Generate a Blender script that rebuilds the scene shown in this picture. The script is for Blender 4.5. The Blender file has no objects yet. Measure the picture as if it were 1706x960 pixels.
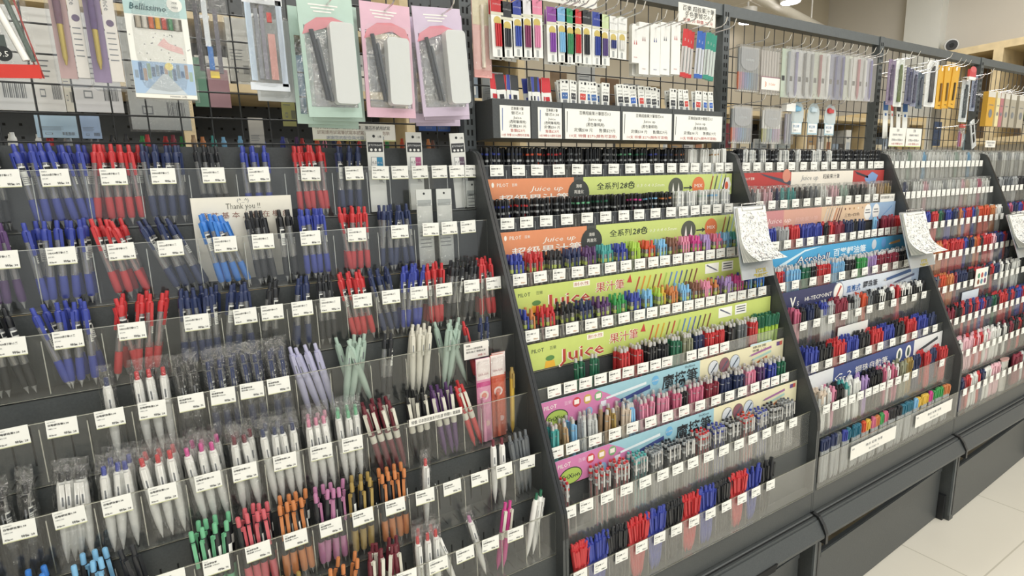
import bpy, math, random
from mathutils import Vector, Matrix
random.seed(7)
scene = bpy.context.scene
COL = scene.collection

# ------------------------------------------------------------------ camera, light, exposure
cam = bpy.data.cameras.new('camera')
cam.sensor_width = 36.0
cam.lens = 920.67 / 1706 * 36
cam.clip_start = 0.02
cam_o = bpy.data.objects.new('camera', cam)
COL.objects.link(cam_o)
_r = Vector((0.8573444, -0.5138367, -0.03053565))
_u = Vector((0.11978069, 0.14145896, 0.98267082))
_f = Vector((0.50061279, 0.84614491, -0.18282676))
_m = Matrix(((_r.x, _u.x, -_f.x), (_r.y, _u.y, -_f.y), (_r.z, _u.z, -_f.z))).to_4x4()
_m.translation = Vector((0.30811621, -1.20787366, 1.3173916))
cam_o.matrix_world = _m
scene.camera = cam_o

scene.view_settings.view_transform = 'Standard'
scene.view_settings.look = 'None'
scene.view_settings.gamma = 1.0
scene.view_settings.use_curve_mapping = False
scene.view_settings.exposure = -0.22
scene.cycles.transparent_max_bounces = 28
scene.cycles.max_bounces = 8
scene.cycles.caustics_reflective = False
scene.cycles.caustics_refractive = False

world = bpy.data.worlds.new('daylight')
scene.world = world
world.use_nodes = True
world.node_tree.nodes['Background'].inputs[0].default_value = (0.93, 0.97, 1.0, 1)
world.node_tree.nodes['Background'].inputs[1].default_value = 1.0

def area(name, loc, size, size_y, power, rot=(0, 0, 0), color=(1, 0.97, 0.92)):
    l = bpy.data.lights.new(name, 'AREA')
    l.shape = 'RECTANGLE'; l.size = size; l.size_y = size_y; l.energy = power; l.color = color
    o = bpy.data.objects.new(name, l); o.location = loc; o.rotation_euler = rot
    COL.objects.link(o)
    return o

# rows of unseen fill lights, added over the aisle and the aisle behind the racks
for _x in (-0.6, 1.4, 3.4, 5.4):
    area('ceiling_fill_light', (_x, -1.5, 3.3), 1.2, 0.5, 24)
    area('ceiling_fill_light', (_x, -3.3, 3.3), 1.2, 0.5, 34)
for _x in (0.6, 3.0, 5.4):
    area('ceiling_fill_light', (_x, 0.75, 3.35), 1.2, 0.5, 34)

# ------------------------------------------------------------------ materials
MATS = {}
def mat(name, col=(0.8, 0.8, 0.8), rough=0.5, metal=0.0, spec=0.5, clear=0.0, emit=0.0, noise=0.0, nscale=20.0, bump=0.0, coat=0.0, gloss=0.55):
    """principled material; noise = procedural colour mottling; clear = share of light let straight through"""
    if name in MATS: return MATS[name]
    m = bpy.data.materials.new(name); MATS[name] = m
    m.use_nodes = True
    nt = m.node_tree; N = nt.nodes; L = nt.links
    b = N['Principled BSDF']; out = N['Material Output']
    c = (*col, 1)
    b.inputs['Base Color'].default_value = c
    b.inputs['Roughness'].default_value = rough
    b.inputs['Metallic'].default_value = metal
    b.inputs['Specular IOR Level'].default_value = spec
    if coat: b.inputs['Coat Weight'].default_value = coat
    if emit:
        b.inputs['Emission Color'].default_value = c
        b.inputs['Emission Strength'].default_value = emit
    if noise or bump:
        tc = N.new('ShaderNodeTexCoord'); nz = N.new('ShaderNodeTexNoise')
        nz.inputs['Scale'].default_value = nscale; nz.inputs['Detail'].default_value = 3
        L.new(tc.outputs['Object'], nz.inputs['Vector'])
        if noise:
            cr = N.new('ShaderNodeValToRGB')
            cr.color_ramp.elements[0].color = (*[v * (1 - noise) for v in col], 1)
            cr.color_ramp.elements[1].color = (*[min(1, v * (1 + noise)) for v in col], 1)
            cr.color_ramp.elements[0].position = 0.3; cr.color_ramp.elements[1].position = 0.7
            L.new(nz.outputs['Fac'], cr.inputs['Fac']); L.new(cr.outputs['Color'], b.inputs['Base Color'])
        if bump:
            bp = N.new('ShaderNodeBump'); bp.inputs['Strength'].default_value = bump; bp.inputs['Distance'].default_value = 0.01
            L.new(nz.outputs['Fac'], bp.inputs['Height']); L.new(bp.outputs['Normal'], b.inputs['Normal'])
    if clear:
        t = N.new('ShaderNodeBsdfTransparent'); t.inputs['Color'].default_value = (0.992, 0.995, 0.992, 1)
        mx = N.new('ShaderNodeMixShader'); lw = N.new('ShaderNodeLayerWeight')
        lw.inputs['Blend'].default_value = 0.25
        mr = N.new('ShaderNodeMapRange')
        mr.inputs['From Min'].default_value = 0; mr.inputs['From Max'].default_value = 1
        mr.inputs['To Min'].default_value = 1 - clear; mr.inputs['To Max'].default_value = min(1, 1 - clear + 0.30)
        L.new(lw.outputs['Fresnel'], mr.inputs['Value'])
        L.new(mr.outputs['Result'], mx.inputs['Fac'])
        g = N.new('ShaderNodeBsdfGlossy'); g.inputs['Roughness'].default_value = rough
        if bump: L.new(bp.outputs['Normal'], g.inputs['Normal'])
        m2 = N.new('ShaderNodeMixShader'); m2.inputs['Fac'].default_value = gloss
        L.new(b.outputs['BSDF'], m2.inputs[1]); L.new(g.outputs['BSDF'], m2.inputs[2])
        L.new(t.outputs['BSDF'], mx.inputs[1]); L.new(m2.outputs['Shader'], mx.inputs[2])
        L.new(mx.outputs['Shader'], out.inputs['Surface'])
    return m

def s2l(h):
    """sRGB hex to linear"""
    v = [int(h[i:i + 2], 16) / 255 for i in (0, 2, 4)]
    return tuple(x / 12.92 if x <= 0.04045 else ((x + 0.055) / 1.055) ** 2.4 for x in v)
def plastic(h, rough=0.32): return mat('plastic_' + h, s2l(h), rough, noise=0.04, nscale=60)
def card(h): return mat('card_' + h, s2l(h), 0.6, noise=0.015, nscale=90)
def ink(h): return mat('ink_' + h, s2l(h), 0.7)

BLACK = mat('powder_coat_black', s2l('464a4b'), 0.42, noise=0.10, nscale=260, bump=0.05)
BLACK2 = mat('powder_coat_edge', s2l('26282a'), 0.35, noise=0.1, nscale=200)
SLOT = mat('slot_dark', s2l('17191a'), 0.8)
RAIL = mat('rail_grey', s2l('5d6365'), 0.42, noise=0.06, nscale=120)
WIRE = mat('wire_black', s2l('333638'), 0.4, noise=0.05)
CHROME = mat('chrome_wire', (0.75, 0.75, 0.74), 0.22, 1.0, noise=0.03)
ACRYL = mat('clear_acrylic', (0.55, 0.57, 0.55), 0.05, spec=0.6, clear=0.955, noise=0.02, nscale=6, gloss=0.7)
ACRYL_EDGE = mat('acrylic_cut_edge', s2l('9a9c84'), 0.25, clear=0.25)
FILM = mat('polybag_film', (0.55, 0.56, 0.56), 0.07, spec=0.8, clear=0.915, bump=1.0, nscale=110, gloss=0.9)
BARREL = mat('clear_barrel', (0.78, 0.80, 0.80), 0.10, spec=0.7, clear=0.74, noise=0.03, gloss=0.5)
TIP = mat('nickel_tip', (0.70, 0.71, 0.70), 0.25, 0.7, noise=0.04)
WHITE = plastic('f5f5f1')
PAPER = card('f1f2ec')
PAPER_B = card('dfe2dc')
INK = ink('34373a')
INKG = ink('7c8084')
INKR = ink('b3413f')
WOOD = mat('plywood', s2l('cfbd97'), 0.55, noise=0.12, nscale=14)

# ------------------------------------------------------------------ mesh builder
class MB:
    def __init__(s): s.v = []; s.f = []; s.m = []; s.sm = []; s.mats = []
    def mi(s, m):
        if m not in s.mats: s.mats.append(m)
        return s.mats.index(m)
    def add(s, vs, fs, m, smooth=False):
        o = len(s.v); s.v += [tuple(p) for p in vs]; k = s.mi(m)
        for f in fs:
            s.f.append(tuple(o + i for i in f)); s.m.append(k); s.sm.append(smooth)
        return s
    def box(s, a, b, m, faces=None):
        (x0, y0, z0), (x1, y1, z1) = a, b
        vs = [(x0, y0, z0), (x1, y0, z0), (x1, y1, z0), (x0, y1, z0), (x0, y0, z1), (x1, y0, z1), (x1, y1, z1), (x0, y1, z1)]
        return s.add(vs, [(0, 3, 2, 1), (4, 5, 6, 7), (0, 1, 5, 4), (1, 2, 6, 5), (2, 3, 7, 6), (3, 0, 4, 7)], m)
    def obox(s, o, ax, ay, az, m):
        o, ax, ay, az = map(Vector, (o, ax, ay, az))
        vs = [o, o + ax, o + ax + ay, o + ay, o + az, o + ax + az, o + ax + ay + az, o + ay + az]
        return s.add(vs, [(0, 3, 2, 1), (4, 5, 6, 7), (0, 1, 5, 4), (1, 2, 6, 5), (2, 3, 7, 6), (3, 0, 4, 7)], m)
    def poly(s, pts, m): return s.add(pts, [tuple(range(len(pts)))], m)
    def prism(s, pts, d, m):
        """outline (3D points, planar) swept by vector d"""
        n = len(pts); d = Vector(d)
        vs = [Vector(p) for p in pts] + [Vector(p) + d for p in pts]
        fs = [tuple(range(n - 1, -1, -1)), tuple(range(n, 2 * n))] + [(i, (i + 1) % n, n + (i + 1) % n, n + i) for i in range(n)]
        return s.add(vs, fs, m)
    def lathe(s, prof, n, m, cx=0, cy=0, a0=0.0, a1=None, cap=True):
        vs = []; fs = []; k = len(prof); full = a1 is None
        cols = n if full else n + 1
        for j in range(cols):
            a = 2 * math.pi * j / n if full else a0 + (a1 - a0) * j / n
            for r, z in prof: vs.append((cx + r * math.sin(a), cy - r * math.cos(a), z))
        for j in range(n if full else n):
            j2 = (j + 1) % cols
            for i in range(k - 1):
                fs.append((j * k + i, j2 * k + i, j2 * k + i + 1, j * k + i + 1))
        s.add(vs, fs, m, True)
        if full and cap:
            s.add([vs[j * k] for j in range(n)], [tuple(range(n - 1, -1, -1))], m)
            s.add([vs[j * k + k - 1] for j in range(n)], [tuple(range(n))], m)
        return s
    def tube(s, pts, r, n, m):
        pts = [Vector(p) for p in pts]; vs = []; fs = []
        for i, p in enumerate(pts):
            t = (pts[min(i + 1, len(pts) - 1)] - pts[max(i - 1, 0)]).normalized()
            a = t.cross(Vector((0, 0, 1)))
            if a.length < 1e-3: a = t.cross(Vector((1, 0, 0)))
            a.normalize(); b = t.cross(a)
            for j in range(n):
                w = 2 * math.pi * j / n; vs.append(p + (a * math.cos(w) + b * math.sin(w)) * r)
        for i in range(len(pts) - 1):
            for j in range(n):
                fs.append((i * n + j, i * n + (j + 1) % n, (i + 1) * n + (j + 1) % n, (i + 1) * n + j))
        s.add(vs, fs, m, True)
        s.add(vs[:n], [tuple(range(n))], m); s.add(vs[-n:], [tuple(range(n - 1, -1, -1))], m)
        return s
    def disc(s, c, r, m, u=(1, 0, 0), v=(0, 0, 1), n=20, ry=None):
        c, u, v = Vector(c), Vector(u), Vector(v); ry = ry or r
        return s.add([c + u * (r * math.cos(2 * math.pi * i / n)) + v * (ry * math.sin(2 * math.pi * i / n)) for i in range(n)], [tuple(range(n))], m)
    def text(s, body, size, at, m, u=(1, 0, 0), v=(0, 0, 1), align='LEFT', width=None, shear=0.0, bold=0.0, res=1):
        vs, fs, w = glyphs(body, align, shear, bold, res)
        if not vs: return s
        at, u, v = Vector(at), Vector(u), Vector(v)
        sx = size if width is None or w <= 0 else width / w
        return s.add([at + u * (x * sx) + v * (y * size) for x, y in vs], fs, m)
    def rect(s, x0, z0, x1, z1, y, m): return s.add([(x0, y, z0), (x1, y, z0), (x1, y, z1), (x0, y, z1)], [(0, 1, 2, 3)], m)
    def mesh(s, name):
        me = bpy.data.meshes.new(name)
        me.from_pydata(s.v, [], s.f)
        for m in s.mats: me.materials.append(m)
        me.polygons.foreach_set('material_index', s.m)
        me.polygons.foreach_set('use_smooth', s.sm)
        me.update()
        return me
    def build(s, name, parent=None, loc=None, **kw): return put(name, s.mesh(name), parent, loc, **kw)

_G = {}
def glyphs(body, align='LEFT', shear=0.0, bold=0.0, res=1):
    key = (body, align, shear, bold, res)
    if key in _G: return _G[key]
    c = bpy.data.curves.new('lettering', 'FONT')
    c.body = body; c.align_x = align; c.resolution_u = res; c.shear = shear; c.offset = bold
    o = bpy.data.objects.new('lettering', c)
    me = bpy.data.meshes.new_from_object(o)
    vs = [(p.co.x, p.co.y) for p in me.vertices]; fs = [tuple(p.vertices) for p in me.polygons]
    w = (max(p[0] for p in vs) - min(p[0] for p in vs)) if vs else 0
    bpy.data.objects.remove(o); bpy.data.meshes.remove(me); bpy.data.curves.remove(c)
    _G[key] = (vs, fs, w)
    return _G[key]

def put(name, me, parent=None, loc=None, rot=None, label=None, cat=None, group=None, kind=None, matrix=None):
    o = bpy.data.objects.new(name, me)
    COL.objects.link(o)
    if parent is not None: o.parent = parent
    if loc is not None: o.location = loc
    if rot is not None: o.rotation_euler = rot
    if matrix is not None: o.matrix_world = matrix
    if label: o['label'] = label
    if cat: o['category'] = cat
    if group: o['group'] = group
    if kind: o['kind'] = kind
    return o
def thing(name, label, cat, group=None, loc=(0, 0, 0)): return put(name, None, None, loc, label=label, cat=cat, group=group)
ORD = ['first', 'second', 'third', 'fourth', 'fifth', 'sixth', 'seventh', 'eighth', 'ninth', 'tenth', 'eleventh', 'twelfth',
       'thirteenth', 'fourteenth', 'fifteenth', 'sixteenth', 'seventeenth', 'eighteenth', 'nineteenth', 'twentieth', 'twenty-first']
ROW = ['top', 'second', 'third', 'fourth', 'fifth', 'sixth', 'seventh', 'bottom']

# ------------------------------------------------------------------ measured layout of the racks (metres; wall runs along X)
BX = [0.0, 0.9085, 1.803, 2.711, 3.615, 4.52]          # bay boundaries
RACK = ['nearest rack', 'lime-bannered rack', 'navy-bannered rack', 'rack past the second clipboard', 'farthest rack']
LZ = [1.364, 1.243, 1.120, 1.001, 0.882, 0.766, 0.653, 0.517]   # top edge of each tray's lip
LY = [-0.054, -0.105, -0.157, -0.208, -0.257, -0.306, -0.354, -0.380]
LH = [0.096] * 7 + [0.101]
FZ = [a - b for a, b in zip(LZ, LH)]                    # tray floors
BYk = [-0.006] + LY[:7]                                 # riser behind each tray

# ------------------------------------------------------------------ room shell
def floor_mat():
    m = mat('cream_floor_tiles', s2l('e6e2d4'), 0.16, spec=0.5)
    nt = m.node_tree; N = nt.nodes; L = nt.links
    tc = N.new('ShaderNodeTexCoord'); br = N.new('ShaderNodeTexBrick'); nz = N.new('ShaderNodeTexNoise'); mx = N.new('ShaderNodeMixRGB')
    br.offset = 0.0
    br.inputs['Color1'].default_value = (*s2l('e4e0d2'), 1); br.inputs['Color2'].default_value = (*s2l('e8e4d7'), 1)
    br.inputs['Mortar'].default_value = (*s2l('c9c5b6'), 1); br.inputs['Scale'].default_value = 1.0
    br.inputs['Mortar Size'].default_value = 0.0025; br.inputs['Brick Width'].default_value = 0.6; br.inputs['Row Height'].default_value = 0.6
    nz.inputs['Scale'].default_value = 3; mx.blend_type = 'MULTIPLY'; mx.inputs[0].default_value = 0.08
    L.new(tc.outputs['Object'], br.inputs['Vector']); L.new(tc.outputs['Object'], nz.inputs['Vector'])
    L.new(br.outputs['Color'], mx.inputs[1]); L.new(nz.outputs['Fac'], mx.inputs[2]); L.new(mx.outputs['Color'], N['Principled BSDF'].inputs['Base Color'])
    return m
W_BEIGE = mat('wall_paint_beige', s2l('c2b9a5'), 0.8, noise=0.03, nscale=2)
W_PALE = mat('wall_paint_pale', s2l('d3cfc7'), 0.8, noise=0.02, nscale=2)
W_WHITE = mat('wall_paint_white', s2l('e2e4e0'), 0.8, noise=0.02, nscale=2)
CEIL = mat('ceiling_paint', s2l('cdc7bc'), 0.85, noise=0.02, nscale=2)
MB().box((-3, -4.2, -0.05), (7.2, 2.9, 0.0), floor_mat()).build('floor', kind='structure')
MB().box((-3, -4.2, 3.5), (7.2, 2.9, 3.6), CEIL).build('ceiling', kind='structure')
MB().box((-3.1, 2.75, 0), (7.2, 2.9, 3.5), W_BEIGE).build('wall_back', kind='structure')
MB().box((7.0, -4.2, 0), (7.2, 2.75, 3.5), W_PALE).build('wall_right', kind='structure')
MB().box((-3.1, -4.2, 0), (-3.0, 2.75, 3.5), W_PALE).build('wall_left', kind='structure')
MB().box((6.88, 1.56, 0), (7.0, 1.88, 3.5), W_WHITE).build('column', kind='structure')
# shop front behind the camera: pillars and a low wall with open daylight between
b = MB(); b.box((-3, -4.3, 0), (7.2, -4.2, 0.5), W_WHITE); b.box((-3, -4.3, 3.0), (7.2, -4.2, 3.5), W_WHITE)
for x in (-3.0, -1.3, 0.6, 2.4, 4.2, 5.9): b.box((x, -4.3, 0.5), (x + 0.16, -4.2, 3.0), W_WHITE)
b.build('wall_front', kind='structure')

# ------------------------------------------------------------------ gondola frames: uprights, top rails, wire grids
def frame(k):
    x0, x1 = BX[k], BX[k + 1]
    t = thing('gondola_frame', 'dark grey slotted upright and wire grid above the ' + RACK[k], 'shelf frame', 'gondola frames', (x0, 0, 0))
    def upright(xa, par):
        b = MB(); b.box((xa, 0, 0.02), (xa + 0.030, 0.030, 1.838), RAIL)
        z = 0.75
        while z < 1.82:
            for dx in (0.007, 0.0175): b.box((xa + dx, -0.0006, z), (xa + dx + 0.0050, 0.001, z + 0.013), SLOT)
            z += 0.0245
        b.build('upright', par, (-x0, 0, 0))
    upright(x0 - 0.002, t)
    if k == 4: upright(x1, t)
    MB().box((x0 + 0.029, 0.004, 1.806), (x1 - 0.003, 0.034, 1.838), RAIL).build('top_rail', t, (-x0, 0, 0))
    b = MB(); s = [0.125 - 0.0518, 1.051 - 0.1026, 1.888 - 0.052, 2.765, 3.67][k]; x = s
    while x < x1 - 0.006:
        if x > x0 + 0.032: b.tube([(x, 0.030, 1.36), (x, 0.030, 1.808)], 0.0015, 6, WIRE)
        x += 0.0518
    z = 1.4135
    while z < (1.70 if k else 1.80):
        b.tube([(x0 + 0.03, 0.027, z), (x1 - 0.002, 0.027, z)], 0.0017, 6, WIRE); z += 0.0475
    b.build('wire_grid', t, (-x0, 0, 0))
for k in range(5): frame(k)

# ------------------------------------------------------------------ black stepped pen racks
def rack(k):
    x0, x1 = BX[k], BX[k + 1]
    lab = ['black stepped pen rack nearest the camera, lowest tray out of frame', 'black stepped pen rack dressed with lime and orange banners',
           'black stepped pen rack dressed with navy and blue banners', 'black stepped pen rack beyond the second clipboard',
           'black stepped pen rack at the far end, mostly out of frame'][k]
    t = thing('pen_rack', lab, 'display rack', 'stepped pen racks', (x0, 0, 0))
    top = [(-0.0605 - 0.31 * i / 12, 1.3956 - 0.31 * i / 12 * 0.7518 / 0.3174) for i in range(1, 13)]
    pr = [(-0.002, 0.345), (-0.378, 0.345), (-0.3785, 0.60), (-0.3775, 0.625), (-0.3735, 0.655)] + [p for p in reversed(top) if p[1] > 0.68 and p[1] < 1.365] + \
         [(-0.069, 1.376), (-0.060, 1.390), (-0.046, 1.397), (-0.002, 1.397)]
    for xa in (x0 - 0.0075 if False else x0 + 0.0005, x1 - 0.0075):
        m = MB().prism([(xa, y, z) for y, z in pr], (0.0065, 0, 0), BLACK)
        n = len(pr)                                        # the cut front edge shows a darker rim
        for i in range(2, n - 3):
            (ya, za), (yb, zb) = pr[i], pr[i + 1]
            m.add([(xa - 0.0002, ya - 0.0008, za), (xa + 0.0067, ya - 0.0008, za), (xa + 0.0067, yb - 0.0008, zb), (xa - 0.0002, yb - 0.0008, zb)], [(0, 1, 2, 3)], BLACK2)
        m.build('side_panel', t, (-x0, 0, 0))
    b = MB(); xa, xb = x0 + 0.0075, x1 - 0.008
    for i in range(8):
        b.box((xa, LY[i] + 0.003, FZ[i] - 0.004), (xb, BYk[i] + 0.003, FZ[i] - 0.0012), BLACK)         # step
        zt = 1.405 if i == 0 else FZ[i - 1] - 0.0045
        b.box((xa, BYk[i], FZ[i] - 0.004), (xb, BYk[i] + 0.0025, zt), BLACK)                            # riser
        if k == 0 and i > 2:
            x = xa + 0.02
            while x < xb - 0.01:
                b.box((x, BYk[i] - 0.0006, FZ[i] + 0.012), (x + 0.0025, BYk[i] + 0.0005, FZ[i] + 0.075), SLOT)
                b.box((x, LY[i] + 0.012, FZ[i] - 0.0015), (x + 0.0025, BYk[i] - 0.010, FZ[i] - 0.0008), SLOT)
                x += 0.0235
    b.build('stepped_deck', t, (-x0, 0, 0))
    MB().box((xa, -0.3775, 0.346), (xb, -0.3745, FZ[7] - 0.0045), BLACK).build('front_apron', t, (-x0, 0, 0))
for k in range(5): rack(k)

# ------------------------------------------------------------------ base cabinets below the racks
def base(k):
    x0, x1 = BX[k], BX[k + 1]
    lab = ['black base cabinet under the nearest rack', 'black base cabinet with a painted-on dark recess under the lime-bannered rack', 'black base cabinet under the navy-bannered rack',
           'black base cabinet farther on, meeting the pale floor beyond the second foot', 'black base cabinet at the far end of the row'][k]
    t = thing('base_cabinet', lab, 'cabinet', 'black base cabinets', (x0, 0, 0))
    prof = [(-0.005, 0.343), (-0.384, 0.343), (-0.388, 0.339), (-0.396, 0.339), (-0.398, 0.334), (-0.402, 0.334), (-0.424, 0.296), (-0.424, 0.288), (-0.416, 0.284), (-0.410, 0.289), (-0.005, 0.290)]
    MB().prism([(x0 + 0.009, y, z) for y, z in prof], (x1 - x0 - 0.018, 0, 0), BLACK).box((x0 + 0.006, -0.3905, 0.3395), (x1 - 0.009, -0.3865, 0.3405), SLOT).build('deck', t, (-x0, 0, 0))
    m = MB()                                               # kick panel, its far end set a little farther back
    yl, yr = -0.398, -0.366
    m.prism([(x0 + 0.022, yl, 0.004), (x1 - 0.033, yr, 0.004), (x1 - 0.033, yr + 0.012, 0.004), (x0 + 0.022, yl + 0.012, 0.004)], (0, 0, 0.212), BLACK)
    m.prism([(x0 + 0.022, yl - 0.003, 0.200), (x1 - 0.033, yr - 0.003, 0.200), (x1 - 0.033, yr, 0.200), (x0 + 0.022, yl, 0.200)], (0, 0, 0.014), BLACK)
    m.box((x0 + 0.022, -0.345, 0.19), (x1 - 0.033, -0.34, 0.288), BLACK2)  # dark board added behind the gap so the recess looks shadowed
    m.build('kick_panel', t, (-x0, 0, 0))
    m = MB(); m.box((x0 - 0.012, -0.401, 0.0), (x0 + 0.020, -0.30, 0.272), BLACK)
    m.box((x0 - 0.0125, -0.4015, 0.02), (x0 - 0.006, -0.395, 0.272), RAIL); m.box((x0 + 0.004, -0.4022, 0.02), (x0 + 0.009, -0.400, 0.27), BLACK2)
    m.box((x0 - 0.03, -0.385, 0.0), (x0 - 0.012, -0.33, 0.10), BLACK2)
    m.build('foot', t, (-x0, 0, 0))
    cp = [(-0.384, 0.347), (-0.402, 0.343), (-0.416, 0.325), (-0.427, 0.300), (-0.427, 0.268), (-0.384, 0.268)]
    MB().prism([(x0 - 0.008, y, z) for y, z in cp], (0.012, 0, 0), BLACK2).build('corner_cap', t, (-x0, 0, 0))
    if k == 1:  # shade of an irregular drawer gap, put on the front as a dark strip
        m = MB(); m.prism([(1.30, -0.4275, 0.270), (1.43, -0.4275, 0.268), (1.44, -0.4275, 0.283), (1.56, -0.4275, 0.281), (1.57, -0.4275, 0.300), (1.35, -0.4275, 0.296), (1.30, -0.4275, 0.285)], (0, 0.004, 0), SLOT)
        m.build('painted_recess', t, (-x0, 0, 0))
for k in range(1, 5): base(k)

# ------------------------------------------------------------------ clear trays with lips and dividers
DIV = {}
def divider_mesh(d, h):
    key = (round(d, 3), h)
    if key not in DIV:
        b = MB(); b.prism([(-0.0007, 0.003, 0.001), (-0.0007, d - 0.004, 0.001), (-0.0007, d - 0.004, h - 0.016), (-0.0007, 0.012, h - 0.004), (-0.0007, 0.003, h - 0.012)], (0.0014, 0, 0), ACRYL)
        b.box((-0.0007, 0.0028, 0.001), (0.0007, 0.0040, h - 0.012), ACRYL_EDGE)
        DIV[key] = b.mesh('divider')
    return DIV[key]
def tray(k, i, divs):
    xa, xb = BX[k] + 0.0085, BX[k + 1] - 0.009
    y, z, h = LY[i], FZ[i], LH[i]
    t = thing('pen_tray', 'clear acrylic pen tray, %s step of the %s' % (ROW[i], RACK[k]), 'tray', 'clear trays of the ' + RACK[k], (xa, y, z))
    w = xb - xa; d = BYk[i] - y
    b = MB(); b.box((0, -0.0025, -0.001), (w, 0, h - 0.001), ACRYL); b.box((0, -0.0025, h - 0.001), (w, 0, h), ACRYL_EDGE); b.box((0, -0.0024, -0.0016), (w, 0, -0.0010), ACRYL_EDGE)
    b.build('lip', t)
    MB().box((0, 0.0, -0.001), (w, d - 0.001, 0.0005), ACRYL).build('tray_floor', t)
    for x in divs:
        if xa + 0.01 < x < xb - 0.01: put('divider', divider_mesh(d, h), t, (x - xa, 0, 0.0005))

TAGX = {
 (0,0): [.084,.145,.222,.293,.37,.445,.539,.624,.679,.721,.766,.812,.854,.893], (0,1): [.074,.143,.22,.289,.372,.434,.517,.606,.694,.763,.806,.851],
 (0,2): [.074,.141,.222,.312,.386,.43,.481,.532,.592,.649,.708,.763,.828,.881], (0,3): [.068,.124,.181,.236,.289,.335,.379,.421],
 (0,4): [.067,.122,.178,.236,.297,.35,.412,.472,.526], (0,5): [.06,.12,.175,.233,.293,.352,.409,.466,.521,.58,.638,.693,.752,.808,.864], (0,6): [.30,.38,.45,.52,.577,.637,.691,.746,.802],
 (1,0): [.957,1.017,1.071,1.135,1.195,1.256,1.315,1.373,1.427,1.481,1.531,1.582,1.628,1.679,1.735,1.777], (1,1): [.952,1.004,1.06,1.121,1.184,1.244,1.305,1.359,1.419,1.478,1.527,1.574,1.621,1.669,1.72],
 (1,2): [.949,1.004,1.058,1.113,1.163,1.215,1.266,1.314,1.361,1.404,1.451,1.495,1.539,1.583,1.626,1.67,1.715], (1,3): [.946,.999,1.056,1.112,1.161,1.214,1.266,1.309,1.354,1.399,1.442,1.484,1.528,1.571,1.618,1.66,1.705,1.752],
 (1,4): [.968,1.012,1.056,1.099,1.142,1.185,1.232,1.274,1.315,1.402,1.445,1.488,1.531], (1,5): [.937,.98,1.043,1.1,1.154,1.211,1.267,1.324,1.383,1.443,1.496,1.548,1.60,1.648,1.69,1.735],
 (1,6): [.933,.979,1.036,1.093,1.149,1.205,1.254,1.306,1.363,1.42,1.478,1.534,1.592,1.652,1.71], (1,7): [.941,.996,1.056,1.115,1.172,1.227,1.287,1.345,1.404,1.465,1.521,1.583],
 (2,0): [1.861,1.914,1.975,2.036,2.099,2.167,2.227,2.29,2.35,2.413,2.475,2.533,2.597,2.64,2.675], (2,1): [1.866,1.928,1.99,2.052,2.116,2.18,2.243,2.305,2.368,2.43,2.493,2.553],
 (2,2): [1.88,1.941,2.003,2.063,2.124,2.187,2.254,2.316,2.368,2.412,2.457,2.504,2.55,2.598,2.65], (2,3): [1.844,1.915,2.008,2.086,2.172,2.249,2.314,2.379,2.447,2.521,2.601,2.66],
 (2,4): [1.891,1.961,2.039,2.115,2.196,2.266,2.343,2.424,2.498,2.573,2.646], (2,5): [1.881,1.954,2.03,2.105,2.181,2.255,2.334,2.411,2.487,2.567,2.638],
 (2,6): [1.874,1.921,1.964,2.011,2.058,2.104,2.148,2.19,2.237,2.29,2.344,2.401,2.60], (2,7): [],
}
for k in range(5):
    for i in range(8):
        xs = TAGX.get((k, i), [])
        if k == 0: dv = [(a + b) / 2 for a, b in zip(xs, xs[1:])] + {3: [.45, .51, .585, .655, .725, .785], 4: [.555, .63, .69, .75, .79], 6: [.83, .862]}.get(i, [])
        elif k in (1, 2): dv = [(a + b) / 2 for a, b in zip(xs, xs[1:])][:: 1 if k == 1 else 2]
        else: dv = []
        tray(k, i, dv)

# ------------------------------------------------------------------ price tags on the lips
TW, TH = 0.0365, 0.0275
def tag_mesh(kind):
    b = MB(); w, h = TW, TH
    if kind >= 3: w, h = 0.036, 0.026
    b.box((-w / 2, -0.0008, -h), (w / 2, 0, 0), PAPER)
    if kind < 3: b.box((-w / 2, -0.0011, -h), (w / 2, -0.0002, -h + 0.0012), card('c9cba0'))
    y = -0.0013
    def T(s, size, x, z, m=INK, wd=None): b.text(s, size * 1.08, (x, y, z), m, width=wd, bold=.012)
    if kind == 0:
        T('ZEBRA', .0022, -w / 2 + .002, -.0045, INKG); T('SARASA原子筆0.5 黑', .0033, -w / 2 + .002, -.0100, INK, .025); T('JJ15-BK', .0022, -w / 2 + .002, -.0155, INKG)
        T('定價:45', .0026, -w / 2 + .002, -h + .0035, INK); T('特價: 34', .0038, w / 2 - .017, -h + .0035, INK, .0145)
    elif kind == 1:
        T('uni SIGNO', .0020, -w / 2 + .002, -.0040, INKG); T('自動鋼珠筆0.38', .0033, -w / 2 + .002, -.0092, INK, .024); T('UMN-138', .0022, -w / 2 + .002, -.0140, INKG)
        T('定價:40', .0026, -w / 2 + .002, -h + .0035, INK); T('特價: 28', .0038, w / 2 - .017, -h + .0035, INK, .0145)
    elif kind == 2:
        T('Pentel', .0020, -w / 2 + .002, -.0040, INKG); T('極速鋼珠筆', .0030, -w / 2 + .002, -.0086, INK, .017); T('限定款 0.5mm', .0026, -w / 2 + .002, -.0128, INK, .020)
        T('特價: 75', .0038, w / 2 - .017, -h + .0040, INK, .0145)
    else:
        T('PILOT', .0024, -w / 2 + .003, -.0050, INKG); T(['超級果汁筆 0.4', '果汁筆 0.5', '魔擦筆 0.5', '輕油筆 0.7'][kind - 3], .0034, -w / 2 + .003, -.0105, INK, .024)
        T('LJP-20S4', .0022, -w / 2 + .003, -.0150, INKG); T('定價50', .0026, -w / 2 + .003, -h + .0035, INK); T('特價35', .0032, w / 2 - .016, -h + .0035, [INK, ink('b5813f'), INKR, INK][kind - 3], .012)
    return b.mesh('price_tag')
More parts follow.
